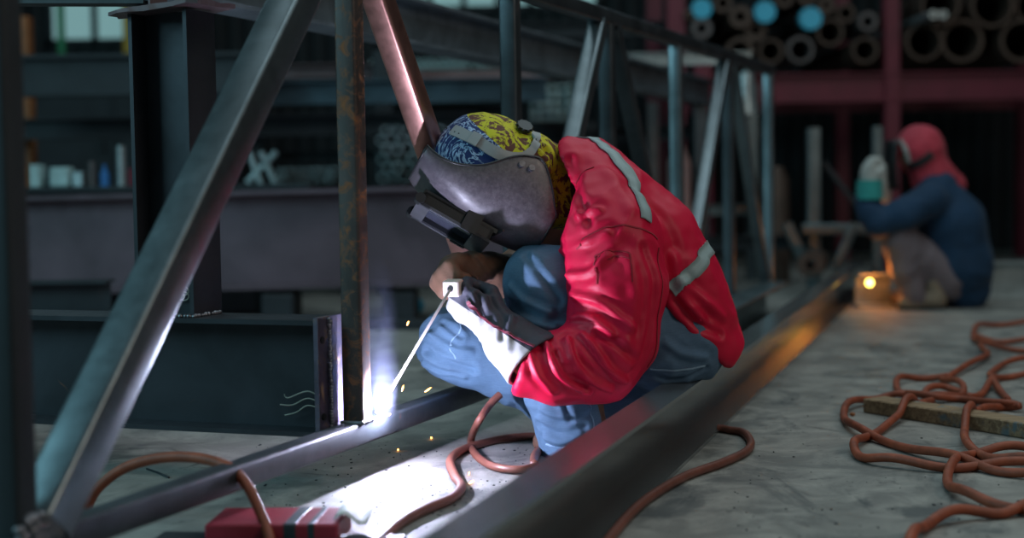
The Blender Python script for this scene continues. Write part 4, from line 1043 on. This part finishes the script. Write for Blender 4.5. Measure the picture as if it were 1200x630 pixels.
# ------------------------------------------------------------------ left background
g0, g1 = at(-60, 334, 7.5), at(655, 330, 7.5); gz0 = at(480, 334, 7.5).z; gz1 = at(480, 219, 7.5).z
gd = thing('plate_girder', Vector((0, 7.5, gz0)), 'big brownish plate girder lying level right across the left background', 'steel beam')
MB().prism(isec(gz1 - gz0, .26, .020, .014), Vector((g0.x, 7.6, (gz0 + gz1) / 2 - .02)), Vector((g1.x, 7.5, (gz0 + gz1) / 2 + .01))).out('girder_section', m_plate, gd)
ml = MB()
for k in range(9): 
    c = at(118 + 9 * (k % 4) + random.uniform(-2, 2), 268 + 9 * (k // 3), 7.47); ml.box((c.x, 7.585, c.z), (.030, .002, .018))
ml.out('chalk_mark', m_yel, gd)
for x in (70, 330, 470): 
    p = at(x, 340, 7.55); tag(MB().box((p.x, 7.55, gz0 / 2 - .012), (.16, .30, gz0 - .03)).out('support_block', m_dark), {70: 'dark block under the left end of the big girder', 330: 'dark block under the middle of the big girder', 470: 'dark block under the right part of the big girder'}[x], 'block')
p0, p1 = at(-40, 345, 5.9), at(134, 352, 6.0); tag(MB().prism(isec(.13, .14, .01, .008), Vector((p0.x, 5.95, p0.z - .02)), Vector((p1.x, 5.95, p0.z - .02))).out('dark_beam', m_dark), 'black beam end showing between the big girder and the level I beam', 'steel beam')
sp_ = MB().box((at(60, 340, 5.95).x, 5.95, (p0.z - .085) / 2), (.2, .14, p0.z - .088)); tag(sp_.out('support_block', m_dark), 'block under the black beam end at far left', 'block')
p0, p1 = gr(430, 386), gr(560, 386); tag(MB().prism(rsq(.07, .045), Vector((p0.x, p0.y, .0225)), Vector((p1.x + .6, p0.y, .0225))).out('flat_bar', m_dark), 'dark flat bar on the floor behind the arc', 'steel bar')
c = gr(487, 358, .05); tag(MB().ball(c, .045, 16, 12).out('blue_ball', m_cyan, None, True), 'small blue ball on the floor behind the electrode', 'ball')

# large raised I beam running back, above the truss
t0, t1 = Vector((-.90, 3.70, 0)), Vector((1.28, 9.86, 0)); ub = thing('raised_i_beam', Vector((-.02, 6.2, 1.12)), 'big blue-grey I beam raised high, sloping back behind the upper part of the truss', 'steel beam')
zu = at(593, 54, 6.2).z; MB().prism(isec(.155, .12, .012, .009), Vector((t0.x, t0.y, zu)), Vector((t1.x, t1.y, zu))).out('beam_section', steel('raised_beam_steel', (.16, .20, .23), .5, .5, .05), ub)
for y_, ds in ((9.6, 'far'), (5.5, 'near')):
    k = (y_ - 3.7) / 6.5; x = t0.x + 2.3 * k
    if ds == 'far': MB().prism(rsq(.09, .09, .01), Vector((x, y_, 0)), Vector((x, y_, zu - .078)), up=(0, 1, 0)).out('stand', m_truss, ub)
# horizontal dark beams and rust rails stacked behind
def hbeam(x0, x1, y0, y1, d, m, label, name='stacked_beam', dep=.14):
    a = at(x0, (y0 + y1) / 2, d); b = at(x1, (y0 + y1) / 2, d); h = at(x0, y0, d).z - at(x0, y1, d).z; z = (a.z + b.z) / 2
    return tag(MB().prism(isec(h, dep, h * .09, h * .08), Vector((a.x, d, z)), Vector((b.x, d, z))).out(name, m), label, 'steel beam')
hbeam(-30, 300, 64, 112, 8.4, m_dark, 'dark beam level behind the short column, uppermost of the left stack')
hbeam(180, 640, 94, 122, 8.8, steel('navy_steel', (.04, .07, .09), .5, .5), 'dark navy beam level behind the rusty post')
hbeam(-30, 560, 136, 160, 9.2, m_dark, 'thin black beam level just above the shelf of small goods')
hbeam(285, 460, 76, 92, 9.6, m_rustb, 'short red-brown rail high behind the rusty post')
hbeam(425, 720, 82, 92, 9.9, plain('pinkish_rail_paint', (.34, .22, .22), .6), 'pinkish rail level behind the pink diagonal', dep=.08)
hbeam(285, 640, 176, 186, 9.7, m_dark, 'thin dark rail low behind the rusty post')
hbeam(440, 1000, 26, 44, 11.4, m_dark, 'far dark beam near the top edge behind the raised I beam')
hbeam(560, 900, 148, 164, 10.4, m_dark, 'thin dark rail behind the truss posts in the middle')
for x, w, m, y0, lb in ((172, .10, m_orange, 158, 'orange-brown post rising behind the teal diagonal'), (448, .12, m_dark, 60, 'dark post just right of the rusty post, far back'), (300, .08, m_dark, 120, 'slim dark post far back behind the teal diagonal'), (24, .12, m_orange, 20, 'brown post glimpsed at the far left edge')):
    post('storage_post', x, y0, 300, 9.4, w, m, lb)
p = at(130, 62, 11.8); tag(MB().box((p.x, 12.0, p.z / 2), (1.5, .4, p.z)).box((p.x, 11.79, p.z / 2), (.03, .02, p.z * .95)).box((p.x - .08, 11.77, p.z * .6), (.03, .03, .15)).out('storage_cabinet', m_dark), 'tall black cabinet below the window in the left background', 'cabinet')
# small goods standing on the shelf above the girder
zs = at(120, 217, 8.0).z
tag(MB().box((at(120, 200, 8.05).x, 8.05, zs - .02), (2.2, .35, .03)).out('goods_shelf', m_dark), 'dark shelf board with small goods in the left background', 'shelf')
tag(MB().box((at(120, 200, 8.05).x, 8.05, (zs - .035) / 2), (1.9, .25, zs - .037)).out('shelf_base', m_dark), 'dark cabinet carrying the shelf of small goods', 'cabinet')
def good(x0, x1, y0, m, label, cat, kind='box'):
    a = at(x0, 214, 8.05); b = at(x1, 214, 8.05); w = b.x - a.x; h = at(x0, y0, 8.05).z - zs; c = Vector(((a.x + b.x) / 2, 8.05, zs - .005))
    if kind == 'box': o = MB().box(c + Vector((0, 0, h / 2)), (w, .12, h)).out('goods_box', m)
    elif kind == 'bottle': o = MB().tube([c, c + Vector((0, 0, h * .62)), c + Vector((0, 0, h * .74)), c + Vector((0, 0, h))], [w / 2, w / 2, w / 5, w / 5], 14).out('bottle', m, None, 40)
    else: o = MB().tube([c, c + Vector((0, 0, h))], w / 2, 16).out('canister', m, None, 40)
    tag(o, label, cat)
m_paleteal = plain('pale_teal_carton', (.34, .50, .50), .6)
good(38, 50, 192, m_paleteal, 'small pale teal box at the left end of the shelf', 'box'); good(62, 84, 195, m_paleteal, 'wide pale teal box on the shelf', 'box')
good(88, 100, 200, m_galv, 'grey box beside the wide pale teal box', 'box'); good(118, 128, 192, m_blue, 'small bright blue bottle on the shelf', 'bottle', 'bottle')
good(137, 148, 170, m_galv, 'tall pale grey canister on the shelf', 'canister', 'can'); good(104, 112, 188, m_galvd, 'short dull can left of the blue bottle', 'can', 'can')
good(150, 158, 196, m_redp, 'small dark red can right of the tall grey canister', 'can', 'can')
for x, m, w, lb in ((70, m_grn, .05, 'green upright in front of the window at top left'), (150, m_yel, .09, 'yellow upright in front of the window at top left'), (172, m_white, .07, 'white upright in front of the window at top left'), (184, m_redp, .07, 'dark red upright in front of the window at top left')):
    post('painted_post', x, -20, 60, 12.4, w, m, lb)
# leaning pale sheets and a crossed frame lit behind the column
cf = thing('crossed_frame', Vector((at(312, 210, 8.6).x, 8.6, 0)), 'pale crossed metal frame between the short column and the rusty post', 'frame')
for a, b in (((292, 178), (306, 216)), ((306, 178), (322, 214)), ((290, 214), (324, 178))): MB().prism(rsq(.045, .03, .005), at(*a, 8.6), at(*b, 8.6)).out('bar', m_galv, cf)
MB().prism(rsq(.04, .04, .005), Vector((cf.location.x, 8.62, 0)), at(306, 216, 8.62)).out('leg', m_galv, cf)
# bundles of pale tubes with their ends towards us
ORD = ['first', 'second', 'third', 'fourth', 'fifth', 'sixth', 'seventh', 'eighth', 'ninth', 'tenth'] + ['%dth' % k for k in range(11, 60)]
def bundle(x0, y0, x1, y1, d, rp, m, label, group, L=.8, square=False):
    r = rp * d / 1800; proto = None; a = at(x0, y0, d); b = at(x1, y1, d)
    nx = max(1, int((b.x - a.x) / (2 * r * 1.04))); nz = max(1, int((a.z - b.z) / (2 * r * (.9 if not square else 1.04))))
    for j in range(nz):
        for i in range(nx):
            p = Vector((a.x + (2 * i + 1 + (j % 2) * (not square)) * r * 1.04, d, b.z + (2 * j + 1) * r * (.9 if not square else 1.04)))
            if proto is None:
                mb = MB()
                if square: mb.prism(rsq(2 * r, 2 * r, r * .2), p, p + Vector((0, L, 0)), hole=rsq(1.7 * r, 1.7 * r, r * .2))
                else: mb.ringpipe(p, p + Vector((0, L, 0)), r, r * .8, 12)
                o = mb.out('bundled_tube', m, None, 40); base_ = o.location.copy() - p; proto = o
            else: o = proto.copy(); C.objects.link(o); o.location = base_ + p
            o.location.y += random.uniform(-.05, .05); tag(o, '%s, %s row from the top, %s from the left' % (label, ORD[nz - 1 - j], ORD[i]), 'tube', group)
    w = b.x - a.x
    t = thing('tube_stand', Vector(((a.x + b.x) / 2, d + .4, 0)), 'dark stand under the ' + group, 'stand')
    MB().box(((a.x + b.x) / 2, d + L / 2, b.z - .035), (w + .1, .10, .06)).out('shelf_bar', m_dark, t)
    for s_ in (-1, 1): MB().prism(rsq(.05, .05, .006), Vector(((a.x + b.x) / 2 + s_ * w / 2, d + L / 2, 0)), Vector(((a.x + b.x) / 2 + s_ * w / 2, d + L / 2, b.z - .06)), up=(0, 1, 0)).out('leg', m_dark, t)
m_pt = plain('pale_tube_metal', (.60, .82, .82), .35, .6, .35, 30)
bundle(622, 92, 694, 140, 9.6, 5, m_pt, 'pale square tube between two truss posts', 'square tubes stacked behind the truss', square=True)
bundle(430, 66, 600, 82, 10.6, 4, m_pt, 'round tube end above the pinkish rail', 'round tubes above the pinkish rail')
bundle(430, 94, 600, 118, 10.2, 4, m_pt, 'round tube end below the pinkish rail', 'round tubes below the pinkish rail')
bundle(440, 140, 520, 212, 8.9, 6, m_galv, 'dim round tube right of rusty post', 'round tubes right of the rusty post')
bundle(318, 190, 392, 214, 8.9, 5, m_galv, 'round tube left of rusty post', 'round tubes left of the rusty post')
# odds and ends behind the right half of the truss
post('storage_post', 823, 60, 300, 10.2, .12, m_redp, 'dark red post behind the middle of the truss')
post('storage_post', 765, 120, 300, 9.9, .07, m_galvd, 'thin grey post behind the middle of the truss')
post('storage_post', 880, 100, 300, 10.0, .08, m_tubeg, 'grey post behind the far end of the truss')
hbeam(735, 900, 240, 252, 9.9, m_tubeg, 'grey rail level above the floor behind the red jacket', dep=.08)
hbeam(735, 880, 62, 76, 9.5, m_galv, 'pale rail high behind the truss top', dep=.08)
hbeam(830, 935, 276, 292, 9.3, m_dark, 'low dark rail beside the far end of the truss', dep=.1)
c = at(874, 84, 9.5); tag(MB().tube([c + Vector((0, 0, .07)), c + Vector((0, 0, 0)), c + Vector((0, 0, -.01)), c + Vector((0, 0, -.26))], [.008, .008, .05, .08], 16).out('hanging_bell', m_galv, None, 40), 'pale metal bell-shaped shade hanging from the pale rail behind the top of the truss', 'lamp shade')
p = at(908, 210, 9.6); tag(MB().tube([Vector((p.x, 9.6, 0)), Vector((p.x, 9.6, p.z)), Vector((p.x, 9.6, p.z + .08))], [.09, .09, .05], 16).out('gas_cylinder', m_brownp, None, 40), 'dull brown gas cylinder behind the far end of the truss', 'gas cylinder')
p = at(796, 190, 9.3); tag(MB().tube([Vector((p.x, 9.3, 0)), Vector((p.x, 9.3, p.z)), Vector((p.x, 9.3, p.z + .10))], [.07, .07, .03], 16).out('gas_cylinder', plain('pale_red_paint', (.30, .18, .17), .5), None, 40), 'pale reddish gas cylinder behind the truss right of the red jacket', 'gas cylinder')
point('background_fill', (-2.0, 6.4, 2.6), 14, (.55, .9, 1.0), .4)  # added fill that lifts the left background, not a fixture of the shop
point('far_background_fill', (1.2, 8.8, 3.2), 12, (.6, .85, 1.0), .4)  # added fill brightening the stock behind the truss; no lamp hangs there
